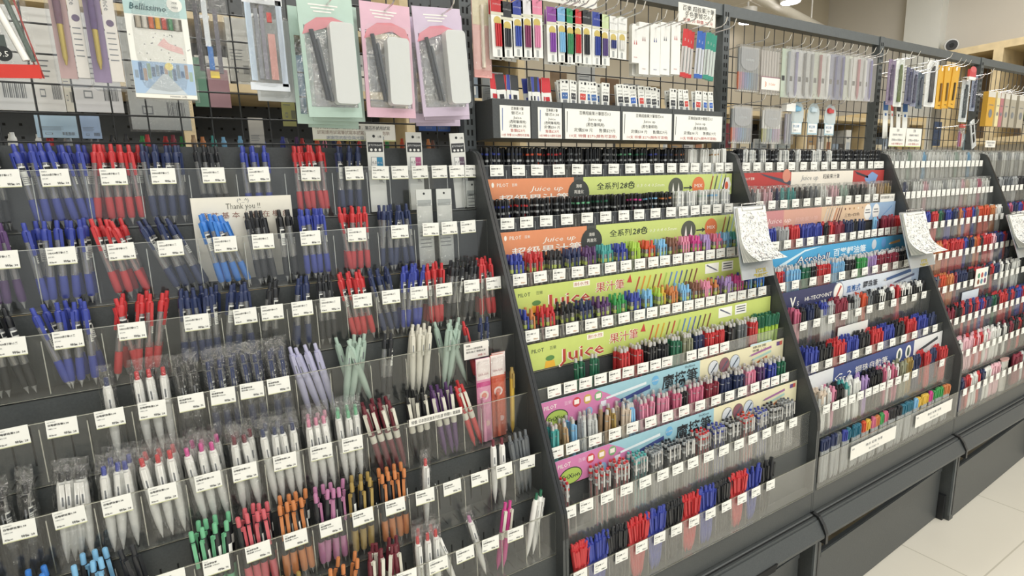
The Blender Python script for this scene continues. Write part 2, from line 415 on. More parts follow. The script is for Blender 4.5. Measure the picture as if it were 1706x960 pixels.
TAGM = [tag_mesh(i) for i in range(7)]
def price_tag(k, i, j, x, kind, n):
    z = LZ[i] + 0.0012; y = LY[i] - 0.0030
    put('price_tag', TAGM[kind], None, (x, y, z), (random.uniform(-.05, .02), random.uniform(-.03, .03), 0),
        label='white price tag, %s along the %s tray lip of the %s' % (ORD[j], ROW[i], RACK[k]), cat='price tag', group='price tags on the ' + RACK[k])
for (k, i), xs in TAGX.items():
    for j, x in enumerate(xs):
        kd = (0 if i < 3 else 1 if i == 4 else 2 if i in (3, 5) else 1) if k == 0 else [3, 3, 4, 4, 5, 5, 6, 6][i] if k == 1 else 6
        if k == 0 and i == 3 and j < 4: kd = 1
        price_tag(k, i, j, x, kd, len(xs))
b = MB()                                                     # the far racks' many tags
for i in range(8):
    n = 20 if i < 2 else 15
    for j in range(n):
        x = BX[3] + 0.04 + (BX[4] - BX[3] - 0.08) * j / (n - 1)
        if i == 4 and 6 < j < 9: continue
        b.box((x - 0.016, LY[i] - 0.0042, LZ[i] - 0.026), (x + 0.016, LY[i] - 0.0032, LZ[i] + 0.001), PAPER)
        b.text('PILOT', .003, (x - 0.013, LY[i] - 0.0045, LZ[i] - 0.007), INKG); b.text('特價', .004, (x - 0.013, LY[i] - 0.0045, LZ[i] - 0.021), INKG)
for i in range(1, 7):
    for j in range(15):
        x = BX[4] + 0.04 + 0.055 * j
        b.box((x - 0.018, LY[i] - 0.0042, LZ[i] - 0.026), (x + 0.018, LY[i] - 0.0032, LZ[i] + 0.001), PAPER)
b.build('price_tag_mass', label='rows of small white price tags on the far racks', cat='price tag', kind='stuff')

# ------------------------------------------------------------------ printed banner strips
def shade(b, x0, x1, z0, z1, y, h): b.box((x0, y, z0), (x1, y + 0.0012, z1), card(h))
def oval(b, x, z, rx, rz, y, m, n=24): b.disc((x, y, z), rx, m, n=n, ry=rz)
def stripe_pen(b, x0, z0, x1, z1, r, y, m):
    d = Vector((x1 - x0, 0, z1 - z0)); p = Vector((-d.z, 0, d.x)).normalized() * r
    a = Vector((x0, y, z0)); c = a + d; b.add([a - p, c - p * .8, c + p * .8, a + p], [(0, 1, 2, 3)], m)
    e = c + d.normalized() * r * 3; b.add([c - p * .8, e, c + p * .8], [(0, 1, 2)], TIP)
def banner(k, i, style, label):
    x0, x1 = BX[k] + 0.010, BX[k + 1] - 0.011
    y = LY[i] - 0.0052; zt = LZ[i] - 0.0315; zb = LZ[i] - 0.094
    b = MB(); f = y - 0.0004; W = x1 - x0; wm = ink('f4f2ea')
    X = lambda u: x0 + W * u
    if style == 'juiceup':
        shade(b, x0, X(.30), zb, zt, y, 'dd9168'); shade(b, X(.30), X(.335), zb, zt, y, '4a4d4c'); shade(b, X(.335), x1, zb, zt, y, 'c5d47d')
        oval(b, X(.029), zt - .014, .0035, .006, f, wm); b.text('PILOT', .0120, (X(.041), f, zt - .0185), wm, bold=.008); b.text('百樂', .008, (X(.088), f, zt - .0175), wm)
        b.text('Juice up', .0170, (X(.150), f, zt - .031), wm, shear=.25, width=.100); b.text('超級果汁筆', .021, (X(.046), f, zt - .056), wm, width=.205, bold=.012)
        b.disc((X(.3175), f - .0003, zt - .040), .034, ink('3c403f')); b.text('滑順', .0095, (X(.3175), f - .0006, zt - .026), wm, align='CENTER'); b.text('再進化', .0105, (X(.3175), f - .0006, zt - .041), wm, align='CENTER')
        b.text('全系列', .019, (X(.385), f, zt - .032), ink('3f4a38'), width=.075, bold=.01); b.text('28色', .021, (X(.475), f, zt - .032), ink('3f4a38'), shear=.2, width=.055, bold=.02)
        b.text('0.3 0.4 0.5mm', .012, (X(.545), f, zt - .031), ink('f3f6dd'), shear=.15, width=.105)
        oval(b, X(.72), zt - .036, .030, .028, f, ink('55594f')); 
        for dx in (-.011, .011): b.add([(X(.72) + dx - .007, f - .0003, zt - .062), (X(.72) + dx + .007, f - .0003, zt - .062), (X(.72) + dx, f - .0003, zt - .022)], [(0, 1, 2)], wm)
        b.add([(X(.757), f, zt - .040), (X(.785), f, zt - .040), (X(.785), f, zt - .036), (X(.757), f, zt - .036)], [(0, 1, 2, 3)], ink('3c403f'))
        b.add([(X(.785), f, zt - .045), (X(.80), f, zt - .038), (X(.785), f, zt - .031)], [(0, 1, 2)], ink('3c403f'))
        b.disc((X(.828), f, zt - .034), .027, ink('d97a4e')); b.text('MIX', .0145, (X(.828), f - .0003, zt - .038), wm, align='CENTER', width=.034)
        for j, c in enumerate(('9a5a3c', '566055', 'a8c3c9', '7c8c58')): stripe_pen(b, X(.885 - .0 + .022 * j), zt - .056, X(.885 + .022 * j) + .014, zt - .006, .0032, f, ink(c))
        for j, c in enumerate(('d9674a', '4a5866')):
            hx = X(.955 if j else .985) if False else X(.972 + .0)
        for cx, c in ((X(.972), 'd9674a'),):
            b.add([(cx + .022 * math.cos(a * math.pi / 3), f, zt - .034 + .026 * math.sin(a * math.pi / 3)) for a in range(6)], [tuple(range(6))], wm)
            oval(b, cx, zt - .036, .008, .012, f - .0003, ink(c))
    elif style == 'juice':
        shade(b, x0, x1, zb, zt, y, 'c6d575')
        b.text('PILOT', .0125, (X(.026), f, zt - .0215), ink('4c5a44'), bold=.008); b.text('百樂', .0095, (X(.082), f, zt - .0205), ink('7d8a5a'))
        b.add([(X(.065), f, zt - .062), (X(.100), f, zt - .062), (X(.096), f, zt - .046), (X(.069), f, zt - .046)], [(0, 1, 2, 3)], ink('e6b23c')); oval(b, X(.083), zt - .040, .012, .006, f - .0002, ink('5b8a4c'))
        b.rect(X(.205), zt - .0165, X(.262), zt - .0035, f, ink('f6f3e4')); b.text('耐水性', .0095, (X(.2335), f - .0002, zt - .0135), ink('a8433b'), align='CENTER', width=.044)
        b.text('Juice', .043, (X(.117), f, zt - .056), ink('fbf3e2'), width=.136, bold=.03); b.text('Juice', .043, (X(.119), f - .0003, zt - .0555), ink('b8483a'), width=.131, bold=.010)
        b.text('果汁筆', .027, (X(.282), f, zt - .036), ink('fbf3e2'), width=.094, bold=.03); b.text('果汁筆', .027, (X(.283), f - .0003, zt - .036), ink('b8483a'), width=.092)
        b.add([(X(.400), f, zt - .024), (X(.420), f, zt - .026), (X(.413), f, zt - .004)], [(0, 1, 2)], ink('c2483f'))
        for j, c in enumerate(('b5523a', 'd98a3f', 'c9a23c', '7f5a3c', 'b2503c', '9fbb5a', '5f7fae', '6b8fd0', '5a5fa0', '4b5560', '6b4a3c', '7a3f3a')):
            x = X(.435 + .0225 * j); stripe_pen(b, x + .013, zt - .014, x, zt - .050, .0028, f, ink(c))
        b.rect(X(.735), zt - .034, X(.800), zt - .006, f, ink('f3f4ec')); b.rect(X(.815), zt - .034, X(.872), zt - .006, f, ink('f3f4ec'))
        stripe_pen(b, X(.742), zt - .010, X(.79), zt - .028, .0022, f - .0002, ink('6a7080'))
        for j in range(3): b.rect(X(.822), zt - .014 - .007 * j, X(.866), zt - .011 - .007 * j, f - .0002, ink('5c6068'))
    elif style == 'frixion':
        shade(b, x0, X(.59), zb, zt, y, '9cc7d4'); shade(b, X(.59), x1, zb, zt, y, 'e6e0bd')
        b.add([(x0, f, zb), (X(.295), f, zb), (X(.280), f, zb + .017), (X(.225), f, zt - .017), (X(.185), f, zt), (x0, f, zt)], [tuple(range(6))], card('cf7fae'))
        b.text('PILOT', .0130, (X(.022), f - .0003, zt - .0195), wm, bold=.008); b.text('百樂', .0105, (X(.085), f - .0003, zt - .019), ink('ecc6dc'))
        oval(b, X(.062), zt - .044, .031, .020, f - .0003, ink('3c4436')); oval(b, X(.062), zt - .044, .0285, .0175, f - .0006, ink('a9c25c')); b.text('FriXion', .015, (X(.062), f - .0009, zt - .049), ink('2f3530'), align='CENTER', width=.047, bold=.012)
        for j, c in enumerate(('c8424c', 'c9a85a', '7fae7c')):
            b.disc((X(.125 + .036 * j), f - .0003, zt - .019), .0115, ink(c)); b.rect(X(.125 + .036 * j) - .007, zt - .024, X(.125 + .036 * j) + .007, zt - .013, f - .0006, ink('f4ece4'))
        b.rect(X(.205), zt - .048, X(.224), zt - .034, f - .0003, ink('e8e6f2')); b.disc((X(.165), f - .0003, zt - .050), .011, ink('8fb4dc'))
        stripe_pen(b, X(.37), zt - .020, X(.225), zt - .030, .0035, f - .0003, ink('e4eef2')); stripe_pen(b, X(.385), zt - .032, X(.275), zt - .047, .0055, f - .0003, ink('3c4a86'))
        b.disc((X(.405), f, zt - .020), .012, ink('6fb2dc')); b.text('2023新色', .005, (X(.405), f - .0003, zt - .022), wm, align='CENTER', width=.022)
        b.text('魔擦筆', .040, (X(.432), f - .0003, zt - .048), ink('2b2f33'), width=.128, bold=.014); b.text('FriXion', .0095, (X(.525), f - .0003, zt - .0105), ink('3c4a56'), width=.036)
        for j, c in enumerate(('d9dde2', '8a5c66', 'ccd6e0')): b.disc((X(.650 + .050 * j), f - .0003, zt - .031), .0215, ink('6c6a60')); b.disc((X(.650 + .050 * j), f - .0005, zt - .031), .0200, ink(c)); stripe_pen(b, X(.665 + .050 * j), zt - .020, X(.640 + .050 * j), zt - .042, .0025, f - .0007, ink('54606c'))
        for j, c in enumerate(('a0699c', 'a9cfc4', 'c8713f')): stripe_pen(b, X(.935 - .02 * (j == 2)), zt - .016 - .013 * j, X(.83 + .012 * j), zt - .026 - .014 * j, .0035, f, ink(c))
        b.rect(X(.962), zt - .018, X(.992), zt - .006, f, ink('6a4f86')); b.rect(X(.978), zt - .018, X(.992), zt - .006, f - .0002, ink('c25c50'))
    elif style == 'redwhite':
        shade(b, x0, X(.32), zb, zt, y, 'b5413f'); shade(b, X(.32), X(.75), zb, zt, y, 'ece6da'); shade(b, X(.75), x1, zb, zt, y, 'b5413f')
        b.text('PILOT 百樂', .010, (X(.045), f, zt - .022), wm); b.text('Juice up', .024, (X(.385), f, zt - .029), ink('7a7f86'), shear=.25, width=.105); b.text('超級果汁筆', .018, (X(.53), f, zt - .025), INK, width=.105)
        b.add([(X(.13), f, zt - .002), (X(.32), f, zt - .03), (X(.32), f, zt - .045), (X(.16), f, zt - .012)], [(0, 1, 2, 3)], ink('4d4f5c')); b.disc((X(.29), f - .0002, zt - .012), .022, ink('d08b78'))
        b.add([(X(.84), f, zt - .03), (X(.90), f, zt - .006), (X(.95), f, zt - .02), (X(.92), f, zt - .06), (X(.87), f, zt - .055)], [tuple(range(5))], ink('7f9fd0'))
        b.add([(X(.76), f, zt - .002), (X(.87), f, zt - .022), (X(.87), f, zt - .030), (X(.78), f, zt - .014)], [(0, 1, 2, 3)], ink('33363f'))
    elif style == 'peach':
        shade(b, x0, X(.20), zb, zt, y, 'c78a8c'); shade(b, X(.20), X(.44), zb, zt, y, 'd3a392'); shade(b, X(.44), X(.79), zb, zt, y, 'd9bd9f'); shade(b, X(.79), x1, zb, zt, y, '9cb9d8')
        b.text('Juice up', .024, (X(.105), f, zt - .041), ink('f2dedb'), shear=.25, width=.130); b.text('超級果汁筆', .017, (X(.27), f, zt - .042), ink('e4bcb2'), width=.13)
        for j, c in enumerate(('cfc8c0', 'b8b4b0', '9a8f88', 'e2dcd4', 'c07a5c', '7a4a44', '6a4440')): stripe_pen(b, X(.455 + .017 * j), zt - .058, X(.455 + .017 * j) + .022, zt - .008, .0030, f, ink(c))
        b.text('三色+四色', .014, (X(.60), f, zt - .042), ink('5c4c44'), width=.10)
        for j in range(5): b.disc((X(.605 + .032 * j), f, zt - .014), .004, ink(('6a4a44', '8a5a44', 'b08a5a', 'ece0d0', 'a89080')[j]))
        for j in range(2): oval(b, X(.775 + .065 * j), zt - .032, .025, .029, f - .0002, ink('f4f2ee')); b.rect(X(.755 + .065 * j), zt - .036, X(.795 + .065 * j), zt - .032, f - .0004, INKG); b.rect(X(.758 + .065 * j), zt - .026, X(.79 + .065 * j), zt - .022, f - .0004, INKG)
        stripe_pen(b, X(.97), zt - .016, X(.90), zt - .05, .003, f, ink('7aa0cc'))
    elif style == 'acroball':
        shade(b, x0, x1, zb, zt, y, '4aa3d4')
        b.add([(X(.05), f, zb + .006), (X(.25), f, zt - .006), (X(.36), f, zt - .002), (X(.25), f, zt - .012), (X(.09), f, zb + .004)], [tuple(range(5))], ink('d5ecf5'))
        b.text('Acroball', .029, (X(.203), f - .0002, zt - .046), ink('1f4f86'), shear=.12, width=.190, bold=.05); b.text('Acroball', .029, (X(.205), f - .0004, zt - .046), wm, shear=.12, width=.184, bold=.0)
        b.text('百樂輕油筆', .028, (X(.435), f, zt - .041), ink('e4f3fa'), width=.205, bold=.02)
        for j, c in enumerate(('c9d2dc', '6a9fd8')): oval(b, X(.73 + .075 * j), zt - .022, .016, .018, f, ink(c))
        stripe_pen(b, X(.94), zt - .022, X(.86), zt - .028, .005, f, ink('d8a765'))
    elif style == 'hitec':
        shade(b, x0, X(.37), zb, zt, y, '3c3f63'); shade(b, X(.37), x1, zb, zt, y, 'd4dde8'); shade(b, X(.94), x1, zb, zt + .0002, y - .0003, 'aebfd6')
        b.text('V', .043, (X(.088), f, zt - .050), wm, bold=.03); b.text('5', .021, (X(.128), f, zt - .050), wm, bold=.012); b.text('HI-TECPOINT', .018, (X(.172), f, zt - .040), wm, width=.150, bold=.008)
        oval(b, X(.385), zt - .034, .032, .035, f - .0004, ink('8d94a6')); oval(b, X(.385), zt - .034, .028, .031, f - .0006, wm); stripe_pen(b, X(.40), zt - .014, X(.372), zt - .050, .005, f - .0008, ink('c1584e'))
        b.text('直液式', .025, (X(.44), f - .0006, zt - .041), ink('3f6fb0'), width=.085, bold=.01); b.text('鋼珠筆', .025, (X(.555), f - .0006, zt - .037), ink('3d4048'), width=.095, bold=.01)
        stripe_pen(b, X(.93), zt - .010, X(.73), zt - .026, .0065, f - .0006, ink('44608f')); stripe_pen(b, X(.96), zt - .028, X(.80), zt - .044, .0045, f - .0006, ink('5a5f78'))
    elif style == 'g2':
        shade(b, x0, X(.19), zb, zt, y, 'd9dde0'); shade(b, X(.19), X(.76), zb, zt, y, '3f4f86'); shade(b, X(.76), x1, zb, zt, y, 'e2e4e4')
        b.text('G-2', .034, (X(.190), f, zt - .050), wm, shear=.2, width=.095); b.text('鋼珠自動筆', .026, (X(.33), f, zt - .044), wm, width=.20)
        for j in range(2): oval(b, X(.645 + .07 * j), zt - .034, .020, .024, f, wm); oval(b, X(.645 + .07 * j), zt - .034, .009, .016, f - .0002, ink('4a5a54'))
        stripe_pen(b, X(.96), zt - .020, X(.80), zt - .046, .006, f, ink('3c4246')); stripe_pen(b, X(.16), zt - .048, X(.10), zt - .060, .006, f, ink('54585a'))
    b.build('banner_strip', label=label, cat='banner', group='printed banner strips on tray fronts')
banner(1, 0, 'juiceup', 'orange and lime printed banner under the top tray tags of the lime-bannered rack')
banner(1, 1, 'juiceup', 'orange and lime printed banner under the second tray tags of the lime-bannered rack')
banner(1, 2, 'juice', 'lime banner with red lettering under the third tray tags')
banner(1, 3, 'juice', 'lime banner with red lettering under the fourth tray tags')
banner(1, 4, 'frixion', 'pink, blue and cream erasable pen banner under the fifth tray tags')
banner(1, 5, 'frixion', 'pink, blue and cream erasable pen banner under the sixth tray tags')
banner(2, 0, 'redwhite', 'red and white banner under the top tray tags of the navy-bannered rack')
banner(2, 1, 'peach', 'rose, peach and pale blue banner with two white ovals')
banner(2, 2, 'acroball', 'bright blue banner with white lettering')
banner(2, 3, 'hitec', 'navy and pale grey banner with a red pen in a white oval')
banner(2, 5, 'g2', 'navy banner with white ends and two white ovals')

# ------------------------------------------------------------------ pens: one set of meshes per kind and colour
C = dict(blue='3c499e', red='c23a3e', navy='2f3a5e', black='2a2c30', lblue='3f7fd0', purple='5b3f6e', lav='b4b4cf', mint='a9bfb2', cream='d9d7ca', green='6fb58c',
         coral='c8616a', orange='c67f4e', mauve='b57a9f', gold='a28a4e', pink='d58aa4', magenta='c8488f', maroon='6f2f3a', dgreen='2f6b52', teal='4fa3a0', lime='a9cc52',
         sky='7fb6dc', lilac='a98fc4', brown='7d5546', tan='b79a78', grey='6d7276', silver='a9adae', white='e6e8e4', olive='8d9078', wine='8a3344', beige='cdbfae', yellow='d9b64a',
         kgreen='3f9a55', ored='cf5638', rose='c76a86', clear='c8cccb', nblack='1f2124', dteal='2f6f86', lpink='e4b9c2')
PK = {}
def P(c): return plastic(C[c], 0.28)
def tint(c): return mat('tinted_barrel_' + c, tuple(0.25 * a + 0.50 for a in s2l(C[c])), 0.15, spec=0.7, clear=0.45, noise=0.03)
def clip_mesh(m, z0, z1, r, w=0.0022):
    b = MB(); b.box((-w, -r - 0.0034, z0), (w, -r - 0.0020, z1), m); b.box((-w, -r - 0.0024, z1 - 0.006), (w, -r * 0.5, z1), m)
    b.box((-w * .7, -r - 0.0022, z0), (w * .7, -r - 0.0004, z0 + 0.004), m); return b.mesh('clip')
def sticker_mesh(r, z0, z1, dark=True):
    b = MB(); b.lathe([(r, z0), (r, z1)], 6, PAPER, a0=0.25, a1=2.4)
    b.lathe([(r + .0001, z1 - .0085), (r + .0001, z1 - .0025)], 6, INK, a0=.5, a1=2.1)
    for q in range(4): b.lathe([(r + .0001, z0 + .003 + q * .0032), (r + .0001, z0 + .0042 + q * .0032)], 6, INKG, a0=.5, a1=2.0)
    return b.mesh('sticker')
def pens(kind, c, c2=None):
    """list of (name, mesh): the thing's own mesh first, then its parts"""
    key = (kind, c, c2)
    if key in PK: return PK[key]
    n = 10; m = P(c); L = []
    if kind == 'gel':
        g = mat('rubber_' + C[c], s2l(C[c]), 0.55, noise=0.05, nscale=80)
        L = [('x', MB().lathe([(.0046, .0505), (.0053, .052), (.0053, .113), (.0050, .114)], n, BARREL).mesh('barrel')),
             ('grip', MB().lathe([(.0044, .0130), (.0055, .0165), (.0058, .030), (.0056, .046), (.0053, .0515)], n, g).mesh('grip')),
             ('metal_tip', MB().lathe([(.0005, 0), (.0009, .003), (.0022, .0075), (.0044, .0130)], n, TIP).mesh('tip')),
             ('refill', MB().lathe([(.0016, .0515), (.0022, .060), (.0022, .110)], 6, mat('refill_' + c, tuple(.5 * v + .08 for v in s2l(C[c])), .4, noise=.05)).mesh('refill')),
             ('collar', MB().lathe([(.0052, .1128), (.0056, .115), (.0055, .129), (.0040, .1325)], n, m).mesh('collar')),
             ('push_button', MB().lathe([(.0032, .1320), (.0031, .1440), (.0026, .1455)], n, m).mesh('push_button'), 'collar'),
             ('clip', clip_mesh(m, .090, .1305, .0055), 'collar'), ('sticker', sticker_mesh(.00545, .076, .108))]
    elif kind in ('white', 'whitebag', 'body', 'darkbag'):
        bm = WHITE if kind.startswith('white') else m; tm = P(c)
        if kind == 'darkbag':
            g = mat('rubber_' + C[c], s2l(C[c]), 0.55, noise=.05)
            L = [('x', MB().lathe([(.0046, .0505), (.0053, .052), (.0053, .126)], 8, BARREL).mesh('barrel')), ('grip', MB().lathe([(.0005, 0), (.0022, .0075), (.0050, .0165), (.0058, .030), (.0053, .0515)], 8, g).mesh('grip')),
                 ('refill', MB().lathe([(.0022, .052), (.0022, .110)], 6, g).mesh('refill'))]
            cm = m
        else:
            L = [('x', MB().lathe([(.0006, 0), (.0011, .004), (.0026, .010), (.0050, .026), (.0064, .050), (.0067, .085), (.0065, .119), (.0050, .1265)], n, bm).mesh('body'))]
            cm = bm
        L.append(('push_button', MB().lathe([(.0034, .1255), (.0033, .1385), (.0027, .1400)], 8, tm).mesh('push_button')))
        b = MB(); b.box((-.0028, -.0098, .084), (.0028, -.0082, .1245), cm); b.box((-.0028, -.0084, .117), (.0028, -.003, .1245), cm); b.box((-.0010, -.0100, .092), (.0010, -.0097, .106), INKG)
        L.append(('clip', b.mesh('clip')))
        if kind == 'darkbag': L.append(('sticker', sticker_mesh(.00545, .088, .106)))
        if kind in ('whitebag', 'darkbag'):
            b = MB(); w = .0105; rows = 12; vs = []; fs = []; ring = 8; rr = random.Random(len(PK))
            for q in range(rows + 1):
                z = -.004 + .164 * q / rows; fl = (1 - abs(2 * q / rows - 1) ** 6)
                if q >= rows - 1: fl *= .35
                for a in range(ring):
                    an = 2 * math.pi * a / ring
                    vs.append(((w + rr.uniform(-.0012, .0012)) * math.sin(an), -(.0012 + .0098 * fl) * math.cos(an) + rr.uniform(-.0009, .0009), max(.0003, z) + rr.uniform(-.001, .001) * (0 < q < rows)))
            for q in range(rows):
                for a in range(ring): fs.append((q * ring + a, q * ring + (a + 1) % ring, (q + 1) * ring + (a + 1) % ring, (q + 1) * ring + a))
            b.add(vs, fs, FILM); L.append(('polybag', b.mesh('polybag')))
    elif kind == 'soft':
        g = mat('rubber_' + C[c], s2l(C[c]), 0.5, noise=.05)
        L = [('x', MB().lathe([(.0052, .052), (.0054, .056), (.0054, .116), (.0046, .125)], n, P(c2 or 'black')).mesh('barrel')),
             ('grip', MB().lathe([(.0044, .012), (.0056, .018), (.0060, .036), (.0055, .0525)], n, g).mesh('grip')), ('metal_tip', MB().lathe([(.0005, 0), (.0022, .0075), (.0044, .012)], 8, TIP).mesh('tip')),
             ('push_button', MB().lathe([(.0036, .1245), (.0036, .1400), (.0028, .1415)], 8, m).mesh('push_button')), ('clip', clip_mesh(m, .082, .124, .0054, .0026)),
             ('sticker', MB().lathe([(.00545, .088), (.00545, .104)], 5, PAPER, a0=.9, a1=2.6).mesh('sticker'))]
    elif kind == 'charm':                                  # dark body, pale band clip and a little pale plug
        L = [('x', MB().lathe([(.0006, 0), (.0022, .008), (.0048, .018), (.0055, .05), (.0055, .120), (.0045, .128)], n, m).mesh('body')), ('push_button', MB().lathe([(.0034, .128), (.0034, .142)], 8, m).mesh('push_button')),
             ('clip', clip_mesh(P(c2 or 'cream'), .086, .127, .0055, .0030)), ('grip_ring', MB().lathe([(.0058, .066), (.0062, .069), (.0062, .078), (.0058, .081)], 8, P(c2 or 'cream')).mesh('grip_ring'))]
    elif kind == 'slim':                                   # black body, coloured ring under the cap
        k = 8; bm = P('nblack') if c2 is None else P(c2)
        b = MB(); b.lathe([(.0006, 0), (.0022, .009), (.0044, .016), (.0048, .025), (.0048, .111)], k, bm); b.lathe([(.0050, .111), (.0050, .1165)], k, P('silver') if c2 is None else P('white'))
        b.lathe([(.0049, .1165), (.0049, .1275)], k, bm); b.lathe([(.0051, .1275), (.0051, .1325)], k, m); b.lathe([(.0049, .1325), (.0047, .146), (.0036, .1480)], k, bm)
        b.lathe([(.00500, .098), (.00500, .109)], 4, m, a0=.9, a1=2.2)
        L = [('x', b.mesh('body')), ('clip', clip_mesh(bm if c2 is None else P('white'), .104, .145, .0048, .0016))]
    elif kind == 'juice':
        k = 8; b = MB(); b.lathe([(.0006, 0), (.0022, .009), (.0046, .016), (.0052, .03), (.0052, .124)], k, tint(c)); b.lathe([(.0022, .02), (.0022, .12)], 5, m)
        b.lathe([(.0053, .124), (.0053, .132), (.0036, .135), (.0034, .1465), (.0028, .148)], k, m); b.lathe([(.00535, .103), (.00535, .112)], k, mat('lime_band', s2l('c3d27a'), .5))
        L = [('x', b.mesh('body')), ('clip', clip_mesh(m, .102, .133, .0053, .0022))]
    elif kind == 'erase':
        k = 8; b = MB(); b.lathe([(.0006, 0), (.0022, .009), (.0046, .016), (.0055, .03), (.0053, .05), (.0053, .132), (.0046, .138)], k, m); b.lathe([(.0044, .138), (.0044, .145), (.0032, .149)], k, mat('eraser_end', s2l('d9d6d2'), .3, clear=.2))
        b.lathe([(.0054, .120), (.0054, .1225)], k, P('silver'))
        L = [('x', b.mesh('body')), ('clip', clip_mesh(P(c2) if c2 else m, .098, .135, .0053, .0023))]
    elif kind == 'cap':
        k = 8; b = MB(); b.lathe([(.0006, 0), (.0045, .012), (.0047, .02), (.0047, .128)], k, BARREL); b.lathe([(.0016, .012), (.0016, .122)], 5, m)
        b.lathe([(.0050, .128), (.0050, .1335)], k, m); b.lathe([(.0048, .1335), (.0046, .141), (.0034, .1415)], k, P('silver')); b.lathe([(.0034, .1415), (.0032, .146)], k, m); b.lathe([(.0051, .112), (.0051, .116)], k, P('clear'))
        L = [('x', b.mesh('body')), ('clip', clip_mesh(mat('clear_clip', (.8, .82, .82), .15, clear=.35), .104, .141, .0048, .0018))]
    elif kind == 'stick':
        k = 8; b = MB(); b.lathe([(.0006, 0), (.0024, .009), (.0050, .018), (.0056, .034), (.0053, .06), (.0056, .100), (.0056, .134), (.0040, .1385)], k, m); b.lathe([(.0034, .1385), (.0034, .146), (.0026, .148)], k, m)
        L = [('x', b.mesh('body')), ('clip', clip_mesh(m, .098, .136, .0056, .0024))]
    elif kind == 'plain':
        k = 7; b = MB(); b.lathe([(.0006, 0), (.0045, .014), (.0051, .03), (.0051, .122), (.0050, .124)], k, m if c2 is None else P(c2)); b.lathe([(.0052, .124), (.0052, .138), (.0036, .141), (.0034, .1475)], k, m)
        b.box((-.0018, -.0088, .104), (.0018, -.0075, .136), m); b.box((-.0018, -.0080, .131), (.0018, -.003, .136), m)
        L = [('x', b.mesh('body'))]
    elif kind == 'filmy':                                  # slim pen in a clear sleeve
        k = 7; b = MB(); b.lathe([(.0006, 0), (.0046, .014), (.0052, .03), (.0052, .128), (.0036, .132), (.0034, .143)], k, m if c2 is None else P(c2)); b.box((-.0018, -.0088, .096), (.0018, -.0075, .130), m)
        L = [('x', b.mesh('body')), ('sleeve', MB().box((-.0085, -.0095, 0.0005), (.0085, .0075, .153), FILM).mesh('sleeve'))]
    elif kind == 'felt':
        k = 8; b = MB(); b.lathe([(.0005, 0), (.0040, .010), (.0050, .03), (.0050, .118)], k, P(c2 or 'silver')); b.lathe([(.0054, .112), (.0054, .146), (.0046, .149)], k, m); b.box((-.0014, -.0078, .116), (.0014, -.0052, .144), m)
        L = [('x', b.mesh('body'))]
    PK[key] = L
    return L
PEN_KIND = dict(gel='retractable_gel_pen', white='white_gel_pen', whitebag='white_gel_pen', body='pastel_gel_pen', darkbag='polybagged_gel_pen', soft='soft_grip_pen', charm='banded_gel_pen', slim='slim_gel_pen', juice='clear_gel_pen',
                erase='erasable_pen', cap='capped_ballpoint', stick='glossy_ballpoint', plain='click_pen', filmy='sleeved_pen', felt='felt_tip_pen')
DIA = dict(whitebag=.0150, darkbag=.0150, gel=.0122, white=.0150, body=.0145, soft=.0135, charm=.0130, slim=.0112, juice=.0118, erase=.0118, cap=.0108, stick=.0126, plain=.0112, filmy=.0175, felt=.0112)
R = random.Random(11)
LEN = {'gel': .935, 'slim': .925, 'juice': .925, 'erase': .925, 'plain': .92, 'felt': .93, 'filmy': .93, (2, 'stick'): .94, (1, 'stick'): 1.04, 'cap': .97}
def pose(k, i, x, yb, tilt, lean, spin):
    d = Vector((math.tan(tilt), lean, 1)).normalized()
    q = Vector((0, 0, 1)).rotation_difference(d)
    M = q.to_matrix().to_4x4() @ Matrix.Rotation(spin, 4, 'Z')
    M.translation = Vector((x, yb, FZ[i] + 0.0022 + abs(tilt) * .004))
    return M
def add_parts(o, proto):
    made = {}
    for p in proto[1:]: made[p[0]] = put(p[0], p[1], made.get(p[2]) if len(p) > 2 else o)
